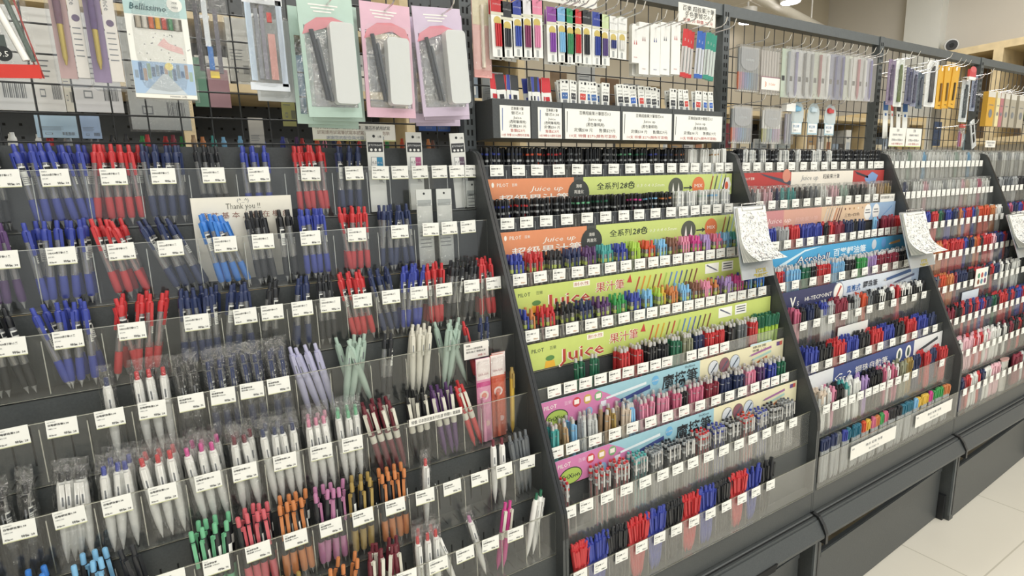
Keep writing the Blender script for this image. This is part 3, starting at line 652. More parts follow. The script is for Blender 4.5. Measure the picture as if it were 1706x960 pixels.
def bunch(k, i, j, x0, x1, kind, c, n, tilt=0.0, sd=0.04, c2=None, desc=None, name=None, flat=None, mass=None, layers=None, fan=0.0):
    proto = pens(kind, c, c2); dia = DIA[kind]; name = name or PEN_KIND[kind]
    d = BYk[i] - LY[i]; per = max(1, int((x1 - x0) / dia + .3)); lay = layers or min(2 if i == 7 else 3, max(1, math.ceil(n / per)))
    if kind in ('body', 'white', 'whitebag') and n <= 4: lay = 1
    grp = '%s, %s bunch, %s tray of the %s' % (desc, ORD[j], ROW[i], RACK[k])
    lab = '%s, %s bunch along the %s tray of the %s' % (desc, ORD[j], ROW[i], RACK[k])
    for q in range(n):
        l = q % lay; row = [p for p in range(n) if p % lay == l]; u = (row.index(q) + .5) / len(row)
        yb = LY[i] + .0095 + (d - .022) * (l / max(1, lay - 1) if lay > 1 else .35)
        x = x0 + (x1 - x0) * u + (l % 2) * dia * .35
        t = tilt + R.uniform(-sd, sd) + fan * (u - .5)
        if kind in ('whitebag', 'darkbag', 'filmy'): yb = LY[i] + .0128 + (d - .0256) * (l / max(1, lay - 1) if lay > 1 else .3)
        if flat: t = flat[q % len(flat)]
        x -= math.tan(t) * .062
        lean = R.uniform(0.0, .03) if l < lay - 1 or lay == 1 else R.uniform(-.02, .01)
        sc = LEN.get((k, kind), LEN.get(kind, 1.0))
        M = pose(k, i, x, yb + R.uniform(-.001, .001), t, lean, R.uniform(-.9, .9) if kind in ('gel', 'soft') else R.uniform(-.6, .6))
        if kind in ('whitebag', 'darkbag', 'filmy'): M = pose(k, i, x, yb, t, lean, R.uniform(-.15, .15))
        M = M @ Matrix.Diagonal((1, 1, sc * R.uniform(.985, 1.01), 1))
        if mass is not None:
            for _, me in proto: mass.append((me, M))
            continue
        o = put(name, proto[0][1], matrix=M, label=lab, cat='pen', group=grp)
        add_parts(o, proto)

# nearest rack, row by row: (x0, x1, kind, colour, how many, tilt, jitter, colour 2, words)
B1 = {
 0: [(.035, .075, 'gel', 'black', 4, .02, .05), (.100, .190, 'gel', 'blue', 12, -.06, .10), (.188, .258, 'gel', 'red', 10, .02, .07), (.262, .324, 'gel', 'navy', 8, .0, .05), (.345, .392, 'gel', 'black', 4, -.12, .12),
     (.415, .470, 'gel', 'blue', 6, -.04, .05), (.510, .572, 'gel', 'red', 9, -.05, .06), (.590, .645, 'gel', 'navy', 6, .05, .10)],
 1: [(.030, .085, 'gel', 'purple', 4, -.03, .06), (.100, .178, 'gel', 'blue', 9, .0, .09), (.190, .240, 'gel', 'red', 6, -.22, .12), (.262, .322, 'gel', 'navy', 6, -.28, .14), (.345, .395, 'gel', 'lblue', 7, -.22, .08), (.412, .450, 'gel', 'black', 7, -.08, .07),
     (.462, .492, 'gel', 'nblack', 5, -.05, .05), (.502, .552, 'gel', 'blue', 8, -.04, .07), (.580, .634, 'gel', 'red', 7, -.02, .10), (.655, .728, 'gel', 'navy', 9, .04, .12)],
 2: [(.025, .085, 'gel', 'nblack', 5, -.1, .1), (.110, .172, 'gel', 'blue', 7, -.08, .16), (.195, .262, 'gel', 'red', 9, .06, .22), (.285, .345, 'gel', 'navy', 9, .05, .09), (.352, .400, 'gel', 'navy', 5, .06, .10), (.412, .442, 'gel', 'black', 3, .18, .10), (.465, .500, 'gel', 'navy', 4, .12, .12),
     (.512, .545, 'gel', 'black', 3, .0, .08), (.560, .610, 'gel', 'red', 7, -.10, .06), (.618, .664, 'gel', 'navy', 6, -.12, .06), (.672, .722, 'gel', 'blue', 8, .05, .12), (.730, .768, 'gel', 'red', 7, .05, .12), (.776, .810, 'gel', 'black', 6, .14, .08), (.818, .842, 'gel', 'black', 3, .2, .08), (.850, .893, 'gel', 'red', 6, -.03, .07)],
 3: [(.172, .190, 'whitebag', 'navy', 1, .0, .0), (.213, .264, 'whitebag', 'red', 3, -.02, .03), (.272, .302, 'darkbag', 'nblack', 3, .0, .05), (.312, .362, 'darkbag', 'navy', 6, -.02, .04), (.366, .402, 'darkbag', 'navy', 5, -.02, .04), (.408, .442, 'darkbag', 'navy', 4, -.02, .04),
     (.455, .512, 'body', 'lav', 4, -.20, .05), (.535, .575, 'body', 'mint', 6, .0, .0), (.610, .632, 'gel', 'black', 2, .12, .04), (.662, .708, 'body', 'cream', 6, .12, .06), (.735, .778, 'body', 'mint', 6, .0, .0), (.798, .810, 'gel', 'red', 1, -.18, .0), (.820, .850, 'gel', 'navy', 2, .06, .05)],
 4: [(.020, .085, 'darkbag', 'nblack', 5, .0, .06), (.106, .142, 'whitebag', 'nblack', 4, .06, .06), (.158, .200, 'whitebag', 'blue', 5, .0, .08), (.212, .262, 'whitebag', 'red', 6, -.06, .05), (.272, .322, 'whitebag', 'magenta', 6, -.06, .05), (.332, .372, 'whitebag', 'maroon', 5, -.06, .05),
     (.382, .440, 'whitebag', 'navy', 7, -.04, .04), (.452, .495, 'whitebag', 'pink', 6, -.03, .04), (.505, .548, 'whitebag', 'green', 6, -.03, .04), (.562, .622, 'charm', 'maroon', 8, -.20, .05), (.638, .682, 'charm', 'nblack', 6, -.06, .05), (.694, .740, 'charm', 'purple', 6, -.10, .06), (.752, .782, 'charm', 'red', 3, -.25, .06)],
 5: [(.02, .10, 'soft', 'lblue', 7, .0, .08), (.115, .165, 'soft', 'sky', 6, .0, .08), (.180, .205, 'soft', 'black', 2, -.1, .1), (.262, .318, 'soft', 'green', 8, .0, .05), (.328, .378, 'soft', 'coral', 8, .0, .06), (.386, .436, 'soft', 'orange', 8, .0, .06), (.444, .494, 'soft', 'mauve', 8, .05, .07), (.502, .545, 'soft', 'gold', 6, .05, .04),
     (.556, .610, 'soft', 'orange', 8, .0, .05), (.642, .656, 'whitebag', 'red', 1, .05, .0), (.788, .828, 'white', 'maroon', 2, .03, .03), (.842, .885, 'body', 'grey', 4, -.10, .06)],
 6: [(.36, .42, 'soft', 'gold', 5, .0, .05), (.44, .50, 'soft', 'orange', 5, .1, .08), (.51, .575, 'charm', 'maroon', 8, .05, .08), (.60, .65, 'whitebag', 'red', 5, .0, .03), (.655, .670, 'white', 'pink', 1, -.30, .0), (.722, .740, 'whitebag', 'mauve', 1, -.22, .0), (.775, .800, 'charm', 'magenta', 2, .16, .03), (.845, .875, 'white', 'dgreen', 2, .22, .05)],
}
WORDS = dict(gel='clear-barrel gel pen', whitebag='button white pen in polybag', white='button white pen', body='pastel click pen', darkbag='clear pen in polybag', soft='soft-grip pen', charm='gel pen with pale clip')
CN = dict(nblack='black', lblue='bright blue', lav='lavender', sky='pale blue', dgreen='dark green', kgreen='green', ored='orange-red', lpink='pale pink', dteal='deep teal')
for i, rows in B1.items():
    for j, s in enumerate(rows):
        x0, x1, kind, c, n, tl, sd = s
        cn = CN.get(c, c)
        flat = None
        if kind == 'body' and c == 'mint': flat = [.16, -.18, .22, .10, -.26, .18]
        bunch(0, i, j, x0, x1, kind, c, n, tl, sd, desc=cn + ' ' + WORDS[kind], flat=flat, c2={'red': 'cream'}.get(c) if kind == 'charm' else None)

# lime-bannered rack: one colour code per tag slot
def slots(k, i, xs, codes, kind, n, words, c2=None, name=None, fan=0.0, sd=.03, tilt=0.0, mass=None, pad=.0):
    xs = list(xs)
    for j, code in enumerate(codes):
        if not code: continue
        cc = code.split('*'); m = int(cc[1]) if len(cc) > 1 else n
        col = cc[0].split('/'); 
        lo = (xs[j - 1] + xs[j]) / 2 if j else max(xs[j] - (xs[1] - xs[0]) / 2, BX[k] + (.028 if i == 7 else .018)); hi = (xs[j] + xs[j + 1]) / 2 if j < len(xs) - 1 else min(xs[j] + (xs[j] - xs[j - 1]) / 2, BX[k + 1] - .018)
        lo += .0045 + pad; hi -= .0075 + pad
        parts = len(col)
        for q, cl in enumerate(col):
            a = lo + (hi - lo) * q / parts; b2 = lo + (hi - lo) * (q + 1) / parts
            bunch(k, i, j, a + .001, b2 - .001, kind, cl, max(1, m // parts), tilt, sd, c2=c2(j, cl) if callable(c2) else c2, desc=CN.get(cl, cl) + ' ' + words, mass=mass, name=name, fan=fan)
slots(1, 0, TAGX[1, 0], 'blue navy ored red grey black silver green*9 dgreen blue*8 navy brown/orange white white tan white'.split(), 'slim', 8, 'ringed slim pen', c2=lambda j, c: 'white' if j > 11 else None)
slots(1, 1, TAGX[1, 1], 'blue red silver grey green dgreen black magenta sky orange white clear mint sky clear'.split(), 'slim', 9, 'ringed slim pen', c2=lambda j, c: ('clear' if j > 9 else None))
slots(1, 2, TAGX[1, 2], 'blue red black navy purple teal blue lime ored sky brown pink magenta lilac rose sky teal'.split(), 'juice', 8, 'clear-barrel pen')
slots(1, 3, TAGX[1, 3], 'blue/orange red black navy purple kgreen blue sky lime/yellow orange sky brown pink orange/purple lilac magenta blue/sky lblue'.split(), 'juice', 7, 'clear-barrel pen')
X14 = [.968, 1.012, 1.056, 1.099, 1.142, 1.185, 1.232, 1.274, 1.315, 1.358, 1.402, 1.445, 1.488, 1.531, 1.575, 1.62, 1.67, 1.725]
slots(1, 4, X14, [None, None, 'dgreen*2', 'dgreen*2', None, 'red', 'red*5', 'black', 'black', 'dgreen', 'olive', 'navy', 'red', 'red', 'black', 'grey', 'red', None], 'erase', 7, 'erasable pen', sd=.04)
bunch(1, 4, 17, 1.690, 1.780, 'felt', 'dgreen', 12, .0, .12, c2='lime', desc='green and lime pen', name='felt_tip_pen')
slots(1, 5, TAGX[1, 5], 'teal*4 tan/sky*6 clear*6 tan/gold*5 beige/sky pink pink*5 rose/black rose wine navy navy pink/rose purple*5 blue dgreen*5'.split(), 'erase', 8, 'slim erasable pen', sd=.06)
slots(1, 6, TAGX[1, 6], [None if c == '-' else c for c in 'red*3 - red*6 red teal grey black black red blue black red/ored blue black grey'.split()], 'cap', 10, 'clear ballpoint', sd=.02)
slots(1, 7, TAGX[1, 7], 'red blue black red blue black red blue black red blue*6 black*6'.split(), 'stick', 10, 'glossy ballpoint', sd=.05, tilt=-.02, fan=.30)

# navy-bannered rack
slots(2, 0, TAGX[2, 0], ['silver/grey' if j % 3 else 'grey/silver' for j in range(15)], 'slim', 9, 'dark slim pen', name='dark_slim_pen', c2=lambda j, c: 'clear' if c == 'silver' and j < 9 else None)
slots(2, 1, [1.866, 1.928, 1.99, 2.052, 2.116, 2.18, 2.243, 2.305, 2.368, 2.43, 2.493, 2.553, 2.615, 2.665], 'grey/white lpink*4 navy/teal teal*4 black*4 grey*4 white*4 lpink*4 mint*4 nblack*4 nblack*4 white*4 tan gold'.split(), 'filmy', 4, 'sleeved pen')
slots(2, 2, TAGX[2, 2], [None if c == '-' else c for c in 'blue silver red blue blue black/red wine navy*5 black*2 navy*2 - sky*2 wine*4 wine red*5'.split()], 'plain', 8, 'click pen', sd=.07, name='click_ballpoint')
slots(2, 3, TAGX[2, 3], 'red sky dgreen/black red sky black kgreen lilac wine wine black black*5'.split(), 'erase', 10, 'solid-colour pen', sd=.03, name='oil_ballpoint')
slots(2, 4, TAGX[2, 4], 'rose/black navy/black blue/silver wine black/silver ored/grey black/white black/white red/white white/black white/nblack'.split(), 'plain', 10, 'rollerball pen', name='rollerball_pen', c2=lambda j, c: 'clear' if j in (2, 4) else 'nblack' if c == 'white' else None, sd=.06)
slots(2, 5, TAGX[2, 5], 'blue black red blue black red blue black red blue navy*5'.split(), 'stick', 10, 'glossy ballpoint', sd=.06, name='rubber_ballpoint')
X26 = [1.874, 1.921, 1.964, 2.011, 2.058, 2.104, 2.148, 2.19, 2.237, 2.29, 2.344, 2.401, 2.46, 2.52, 2.575, 2.635]
slots(2, 6, X26, [None if c == '-' else c for c in 'beige white/pink nblack teal/white white lilac*4 nblack nblack rose/white rose/white olive gold*4 navy*3 red navy*4 red'.split()], 'plain', 6, 'slim click pen', name='slim_click_pen', c2=lambda j, c: 'white' if c in ('beige', 'teal') else 'rose' if (c == 'white' and j > 8) else None, sd=.06)
slots(2, 7, [1.86 + .0545 * q for q in range(15)], 'navy navy/grey blue/dteal dteal ored/yellow rose/orange kgreen/rose black black/dteal dteal sky/yellow yellow magenta/kgreen kgreen orange'.split(), 'felt', 7, 'felt-tip pen', sd=.07, tilt=.06)

# the far racks: too many tiny pens to count
def mass_mesh(items, name, label):
    b = MB()
    for me, M in items:
        o = len(b.v); b.v += [tuple(M @ p.co) for p in me.vertices]
        mi = [b.mi(m) for m in me.materials]
        for p in me.polygons:
            b.f.append(tuple(o + q for q in p.vertices)); b.m.append(mi[p.material_index]); b.sm.append(p.use_smooth)
    b.build(name, label=label, cat='pen', kind='stuff')
far = []
def even(k, n): return [BX[k] + .045 + (BX[k + 1] - BX[k] - .09) * q / (n - 1) for q in range(n)]
E4 = even(3, 14)
slots(3, 2, E4, 'red/blue blue/black blue red dgreen/black blue navy/grey orange/blue red blue/grey ored ored orange white'.split(), 'plain', 8, '', mass=far, sd=.08)
slots(3, 3, E4, 'blue/navy blue/orange orange red/ored red red blue/black navy/orange ored/black red red/lpink navy blue/red navy'.split(), 'plain', 8, '', mass=far, sd=.06)
slots(3, 4, E4, 'navy/grey ored orange wine/navy navy black red wine/navy black/red navy white/black white/black white white/black'.split(), 'plain', 8, '', mass=far, sd=.08)
slots(3, 5, E4, 'navy/wine wine/black black/red navy/red navy/red blue/red navy dgreen/black red red/navy red/navy blue red/blue navy'.split(), 'plain', 8, '', mass=far, sd=.08)
slots(3, 6, E4, 'nblack/white lpink lpink/red lpink/red white/lpink white white/black white/black wine/black black/red black black/red black black'.split(), 'plain', 8, '', mass=far, sd=.08, c2=lambda j, c: None)
slots(3, 7, E4, [None if c == '-' else c for c in 'navy/wine red/white white/red navy/white white/lpink lpink - - wine wine/clear wine wine wine black'.split()], 'plain', 8, '', mass=far, sd=.08)
E5 = [BX[4] + .045 + .055 * q for q in range(15)]
slots(4, 0, E5, ('white silver white grey white silver ' * 3).split()[:15], 'filmy', 4, '', mass=far); slots(4, 1, E5, ('black silver grey grey silver black ' * 3).split()[:15], 'plain', 7, '', mass=far)
slots(4, 2, E5, ('blue rose/navy navy blue red navy ' * 3).split()[:15], 'plain', 7, '', mass=far); slots(4, 3, E5, ('mint mint sky mint mint mint ' * 3).split()[:15], 'plain', 7, '', mass=far)
for i in (4, 5, 6, 7): slots(4, i, E5, ('navy wine black red navy black ' * 3).split()[:15], 'plain', 7, '', mass=far)
mass_mesh(far, 'far_pen_mass', 'densely packed small pens of many colours on the far racks')
sl = []
E6 = even(3, 20)
slots(3, 0, E6, ['white', 'white', 'clear', 'white', 'mint', 'white', 'white', 'sky', 'white', 'white'] * 2, 'filmy', 4, '', mass=sl, sd=.10)
slots(3, 1, E6, [None if c == '-' else c for c in 'silver navy - white white lpink clear white white silver white clear white lpink beige white white rose white white'.split()], 'filmy', 4, '', mass=sl, sd=.08)
mass_mesh(sl, 'sleeved_pen_mass', 'pale sleeved pens packed on the two top trays past the second clipboard')

# ------------------------------------------------------------------ hung goods
def hook(x, z, y1=-0.16, label=None, y0=0.026):
    b = MB(); b.tube([(x, y0, z), (x, y1, z), (x, y1 - .012, z + .006), (x, y1 - .018, z + .020)], .0016, 6, CHROME); b.box((x - .008, y0 - .002, z - .003), (x + .008, y0 + .003, z + .003), CHROME)
    b.build('display_hook', label=label, cat='hook', group='chrome display hooks on the wire grids')
def pillow(b, w, h, t, m, z0=0.0, nx=5, nz=9, seed=0, jit=.0012, cx=0.0, cy=0.0):
    rr = random.Random(seed); vs = []; fs = []
    for side in (-1, 1):
        o = len(vs)
        for q in range(nz + 1):
            for a in range(nx + 1):
                u = a / nx; v = q / nz; bul = (1 - abs(2 * u - 1) ** 3) * (1 - abs(2 * v - 1) ** 5)
                vs.append((cx + w * (u - .5) + rr.uniform(-jit, jit) * (0 < u < 1), cy + side * (.0004 + t / 2 * bul) + rr.uniform(-jit, jit) * bul, z0 + h * v))
        for q in range(nz):
            for a in range(nx):
                i = o + q * (nx + 1) + a
                fs.append((i, i + 1, i + nx + 2, i + nx + 1) if side < 0 else (i, i + nx + 1, i + nx + 2, i + 1))
    return b.add(vs, fs, m)
def rbox(b, x0, x1, z0, z1, y0, y1, r, m, n=4):
    pts = []
    for cx, cz, a in ((x1 - r, z1 - r, 0), (x0 + r, z1 - r, 1), (x0 + r, z0 + r, 2), (x1 - r, z0 + r, 3)):
        for q in range(n + 1):
            w = (a + q / n) * math.pi / 2; pts.append((cx + r * math.cos(w), y0, cz + r * math.sin(w)))
    return b.prism(pts, (0, y1 - y0, 0), m)
def tilted(o, rx=0, ry=0, rz=0): o.rotation_euler = (rx, ry, rz); return o

# pen in a red-bottomed bag
t = thing('bagged_pen', 'white pen in a clear bag with red bottom band, beside the boxed gold-grip pens', 'packaged pen', None, (.130, -.100, 1.493)); tilted(t, 0, -.05)
b = MB(); pillow(b, .056, .150, .012, FILM, 0, seed=1); b.build('bag', t)
b = MB(); b.box((-.028, -.0066, .001), (.028, -.0054, .020), plastic('cf3b2e', .2)); b.build('red_band', t)
b = MB(); b.disc((-.010, -.0082, .034), .0105, ink('26292b')); b.text('0.5', .011, (-.010, -.0085, .030), ink('f2f2ee'), align='CENTER'); b.rect(-.026, .028, -.004, .060, -.0072, ink('4b5351')); b.build('size_mark', t)
b = MB(); b.tube([(.014, -.004, .026), (-.016, -.004, .14)], .0048, 8, WHITE); b.tube([(.022, .001, .026), (.0, .001, .14)], .0035, 8, plastic('54675f')); b.build('pen', t)
b = MB(); b.tube([(.029, .0, .002), (.010, .0, .15)], .0012, 6, plastic('b5413c')); b.tube([(.024, .003, .002), (.002, .003, .15)], .0012, 6, plastic('b5413c')); b.build('bag_seam', t)
hook(.118, 1.652, label='chrome hook holding the red-bottomed pen bag')

def penset(x, z0, col, w, label):
    t = thing('boxed_pen', label, 'packaged pen', 'boxed pens with gold grips', (x, -.105, z0))
    b = MB(); rbox(b, -w / 2, w / 2, 0, .19, -.013, .004, .008, mat('blister', (.55, .56, .56), .06, clear=.90, gloss=.85, bump=.25, nscale=40)); b.build('blister', t)
    b = MB(); b.box((.004, -.004, .014), (w / 2 - .003, -.002, .185), card('e3dfd9')); b.text('Acance', .011, (.007, -.0044, .150), INKG, u=(0, 0, -1), v=(1, 0, 0)); b.disc((.012, -.0043, .100), .005, ink('6a5b78'))
    for q in range(6): b.rect(.006, .085 - .008 * q, w / 2 - .006, .0865 - .008 * q, -.0043, INKG)
    b.box((-w / 2 + .004, -.002, .012), (.003, -.001, .185), card(col[1])); b.build('insert_card', t)
    b = MB(); b.lathe([(.001, .030), (.0036, .042), (.0040, .088)], 10, mat('gold_grip', s2l('c9b25c'), .25, .8), -w * .18, -.008); b.lathe([(.0045, .088), (.0050, .10), (.0050, .185)], 10, plastic(col[0]), -w * .18, -.008); b.build('pen', t)
    hook(x, z0 + .182, -.15, label='chrome hook above the ' + label.split(' in ')[0])
penset(.198, 1.485, ('6b4a58', 'b99a98'), .044, 'brown pen with gold grip in a clear blister box')
penset(.240, 1.482, ('5c4772', '8d7a9c'), .046, 'purple pen with gold grip in a clear blister box')

# marker box with a street picture
t = thing('marker_box', 'white and mint card box of coloured markers with a town picture', 'marker set', None, (.315, -.100, 1.475))
b = MB(); b.box((-.043, -.004, 0), (.043, .010, .126), PAPER); b.box((-.043, -.004, .126), (.043, .010, .165), card('b5d2d2')); b.box((-.0432, -.0042, 0), (.0432, -.0039, .006), card('f3f1e8'))
b.text('Bellissimo', .0135, (-.036, -.0046, .1335), ink('3f5f66'), shear=.2, width=.050, bold=.01); b.disc((.027, -.0045, .146), .011, ink('eef0ea'))
b.text('MIX', .005, (.027, -.0048, .147), INKG, align='CENTER'); b.text('MIN', .005, (.027, -.0048, .140), INKG, align='CENTER')
rr = random.Random(3)
for q in range(26): b.disc((rr.uniform(-.041, .041), -.0043, rr.uniform(.058, .102)), .0009, INKG, n=6)
b.add([(-.004, -.0044, .082), (.006, -.0044, .094), (.012, -.0044, .086), (.030, -.0044, .080), (.032, -.0044, .070), (.012, -.0044, .075)], [tuple(range(6))], ink('efc9c8'))
b.rect(-.0425, .0065, .0425, .056, -.0043, ink('a9c3df'))
for q in range(14):
    x = -.040 + .0058 * q; hh = .012 + .012 * abs(math.sin(q * 1.7)); b.rect(x, .030 - .004 * math.sin(q), x + .0048, .030 + hh, -.0045, ink(('8f9fae', '6f86a6', 'b6a59c', '9fb5a8', '7c8ca2')[q % 5]))
b.add([(-.03, -.0047, .0065), (.03, -.0047, .0065), (.004, -.0047, .038), (-.002, -.0047, .038)], [(0, 1, 2, 3)], ink('c9d3da')); b.disc((.008, -.0046, .050), .006, ink('ecdf9a'), n=12)
b.text('MARKER 24色', .004, (.004, -.0045, .0018), INKG); b.build('box', t)
b = MB(); b.rect(-.031, .106, .034, .124, -.0044, ink('6d6a62'))
for q, c in enumerate(('b9b0a0', 'd7d5cc', 'cf6a44', 'e0b43c', 'c0493f', '4f8f66', 'a9a8a0')): b.tube([(-.026 + .0088 * q, -.0040, .1065), (-.026 + .0088 * q, -.0040, .1235)], .0036, 8, plastic(c))
b.build('marker_window', t)
pillow(MB(), .094, .172, .026, FILM, -.004, seed=4, cy=.003).build('bag', t)
hook(.315, 1.640, label='chrome hook holding the marker box')

def bagged(name, label, x, z0, w, h, y, inner, group=None, t_=.012, seed=0, cat='packaged pen', ry=0.0, hooked=True, parts=()):
    t = thing(name, label, cat, group, (x, y, z0)); tilted(t, 0, ry)
    pillow(MB(), w, h, t_, FILM, 0, seed=seed).build('bag', t)
    b = MB()
    for u0, u1, v0, v1, c in inner: b.box((w * (u0 - .5), -.002, h * v0), (w * (u1 - .5), .0015, h * v1), plastic(c, .35))
    b.build('contents', t)
    if hooked: hook(x, z0 + h - .006, y - .04, label='hook of the ' + label)
    return t
bagged('bagged_pen', 'blue and white pen in a crinkled clear bag beside the marker box', .392, 1.513, .058, .135, -.080, [(.36, .50, .12, .40, '3f79c2'), (.33, .47, .40, .95, 'dfe5ea'), (.10, .22, .10, .9, '5c5a60'), (.60, .72, .08, .85, '6a6872'), (.36, .60, .02, .10, 'e2c95c')], seed=5)
t = bagged('bagged_pen', 'transparent pen set in a pale printed card pack with a red chip', .478, 1.499, .066, .162, -.085, [(.0, 1, .0, .08, 'dfe6ee'), (.05, .2, .1, .9, 'c3d4e6'), (.26, .36, .12, .85, '8f939c'), (.40, .50, .12, .88, '8d8c98'), (.56, .74, .12, .60, 'd9a39c'), (.58, .70, .72, .82, 'd4453f'), (.82, .97, .05, .95, 'ccd8e8'), (0, 1, .90, 1.0, 'e2e6ea')], seed=6)
bagged('bagged_pen', 'second pale printed pen pack behind the red-chip pack', .492, 1.485, .066, .150, -.055, [(.0, 1, .0, .96, 'dfe4e6')], seed=7, hooked=False)

def pouch(x, z0, col, arch, n_back, label, w=.098, h=.208, cx=.020, cw=.043, ch=.140, cz=.022, ry=0.0):
    g = label.split(' holding')[0] + ' hung together'
    for q in range(n_back, -1, -1):
        lab = label if q == 0 else ('%s hung directly behind the front one, %s back' % (label.split(' holding')[0], ORD[q - 1]))
        t = thing('pencil_case_pouch', lab, 'packaged pencil case', g, (x + .012 * (1 if q % 2 else -1) * (q > 0), -.120 + .024 * q, z0 - .004 * q)); tilted(t, 0, ry + .012 * q)
        pm = mat('pouch_' + col, s2l(col), .35, noise=.04, nscale=40); am = mat('pouch_' + arch, s2l(arch), .35, noise=.04, nscale=40)
        b = MB(); b.box((-w / 2, -.0015, h - .050), (w / 2, .0015, h), pm); b.box((-w / 2, -.002, 0), (w / 2, .002, .018), pm); b.box((-w / 2, -.002, .018), (-w / 2 + .007, .002, h - .05), pm); b.box((w / 2 - .006, -.002, .018), (w / 2, .002, h - .05), pm); pillow(b, w - .013, h - .070, .006, mat('pouch_film', (.6, .6, .6), .10, clear=.72, bump=.8, nscale=60, gloss=.6), .019)
        pb = b.build('pouch_body', t)
        if q: continue
        pts = [(-w / 2 + .004, -.0022, h - .066), (-w / 2 + .010, -.0022, h - .050), (-.018, -.0022, h - .036), (.010, -.0022, h - .033), (w / 2 - .012, -.0022, h - .042), (w / 2 - .004, -.0022, h - .060), (w / 2 - .004, -.0022, h - .066), (.010, -.0022, h - .048), (-.02, -.0022, h - .058)]
        b = MB(); b.poly(pts, am)
        for v in range(3): b.rect(-.030 + .004 * v, h - .016 - .0055 * v, .022 - .006 * v, h - .0135 - .0055 * v, -.0019, ink('f3f1ee'))
        b.build('header_print', pb)
        b = MB(); rbox(b, cx - cw / 2, cx + cw / 2, cz, cz + ch, -.024, -.003, .007, mat('case_white', s2l('eef0ee'), .25, coat=.3, noise=.01)); b.build('pencil_case', t)
        b = MB(); b.tube([(-.012, -.006, .030), (-.030, -.006, .150)], .0042, 8, plastic('3a3c40')); b.tube([(-.004, -.005, .028), (-.020, -.005, .135)], .0028, 8, plastic('6f7276')); b.build('pen', t)
        rbox(MB(), -w / 2 + .002, w / 2 - .002, .012, h - .045, -.0262, -.0256, .006, mat('pouch_front_film', (.7, .71, .71), .06, spec=.6, clear=.95, bump=.12, nscale=45, gloss=.8)).build('film_front', t)
    hook(x, z0 + h - .012, -.165, label='chrome hook holding the ' + label.split(' holding')[0])
pouch(.582, 1.452, 'bbd4c9', 'd98d94', 3, 'mint green pouch holding a white pencil case', ry=-.02)
pouch(.690, 1.455, 'e0b9ca', 'dc8f98', 0, 'rose pink pouch holding a shorter white pencil case', ch=.122, cx=.014, ry=.0)
pouch(.808, 1.462, 'd0c1d6', 'dc8f9c', 3, 'lilac pouch holding a white pencil case', w=.104, cx=.026, ry=-.06)

t = thing('stylus_pack', 'tall pale pink pack with a cream pen hung beside the grey upright', 'packaged pen', None, (.929, -.060, 1.556))
b = MB(); b.box((-.022, -.002, 0), (.022, .002, .17), card('eec4bd')); b.box((-.022, -.0022, .11), (.022, -.0019, .17), card('ece3c4')); b.box((-.022, -.0023, .0), (.022, -.0019, .016), card('e8a9a4')); b.build('backing_card', t)
MB().tube([(0, -.006, .02), (0, -.006, .15)], .0045, 8, plastic('ece2cf')).build('pen', t)
pillow(MB(), .043, .165, .018, FILM, .003, seed=9, cy=-.002).build('film', t)
hook(.929, 1.722, -.12, label='chrome hook holding the tall pale pink pack')

# blank-ish notice strip behind the first tray, three tall refill packs in it
def note(name, label, x0, x1, z0, z1, y, lines, cat='sign', tilt=0.0, h='efeee6', group=None, edge=None):
    b = MB(); w, hh = x1 - x0, z1 - z0
    b.box((-w / 2, -.0006, 0), (w / 2, .0006, hh), card(h))
    if edge: b.box((-w / 2, -.0009, 0), (w / 2, -.0005, .0025), card(edge))
    for s, size, u, v, m, wd, al in lines: b.text(s, size, (-w / 2 + w * u, -.0010, hh * v), m, width=wd, align=al)
    return b.build(name, loc=((x0 + x1) / 2, y, z0), label=label, cat=cat, group=group) if not tilt else tilted(b.build(name, loc=((x0 + x1) / 2, y, z0), label=label, cat=cat, group=group), tilt)
note('notice_card', 'pale notice strip with three lines of print behind the red pens', .557, .729, 1.418, 1.453, -.022, [('為了您的權益，自備用的筆，筆芯不試用試寫', .0085, .03, .68, INK, .155, 'LEFT'), ('試寫請用試寫筆試寫本試寫，請勿拆封包裝', .0085, .05, .38, ink('a08a80'), .150, 'LEFT'), ('謝謝您的配合與光臨，歡迎選購', .0085, .15, .08, ink('8a93a8'), .120, 'LEFT')], edge='d5d9a0')
def refill_card(x, z0, col, size, label, ry=0.0, y=-.040, h=.166):
    b = MB(); b.box((-.018, -.001, 0), (.018, .001, h), card('e9ebe6')); t = thing('refill_pack', label, 'refill pack', 'tall white refill packs in the top tray', (x, y, z0)); tilted(t, 0, ry); b.build('card', t)
    b = MB(); f = -.0014; b.rect(-.016, h - .042, .016, h - .022, f, ink('3c3f42')); b.text('JETSTREAM', .0055, (-.0145, f - .0002, h - .030), ink('dfe2e2'), width=.029)
    for q in range(3): b.disc((-.009 + .009 * q, f - .0002, h - .0375), .0028, ink('f1f2ef'), n=10)
    b.disc((-.002, f, h - .010), .003, INK, n=10); b.text('1本', .006, (.006, f, h - .013), INK)
    b.rect(-.011, h - .075, .014, h - .052, f, ink('8a9096')); b.rect(-.010, h - .074, .001, h - .053, f - .0002, ink('f3f4f1')); b.rect(.001, h - .074, .0135, h - .053, f - .0002, ink(col)); b.text(size, .0075, (-.0095, f - .0004, h - .066), INK, width=.010); b.text('ボール', .005, (.002, f - .0004, h - .066), ink('eef2f4'), width=.010)
    for q in range(6): b.rect(-.010, h - .098 + .003 * q, .0, h - .0965 + .003 * q, f, INKG)
    b.text('JF-0', .011, (.011, f, h - .105), INK, u=(0, 0, 1), v=(-1, 0, 0)); b.build('print', t)
refill_card(.677, 1.2705, '3f8fb8', '0.5', 'white refill pack with a blue block, leaning in the top tray', ry=-.0)
refill_card(.763, 1.2705, 'b85f8c', '0.5', 'white refill pack with a pink block in the top tray')
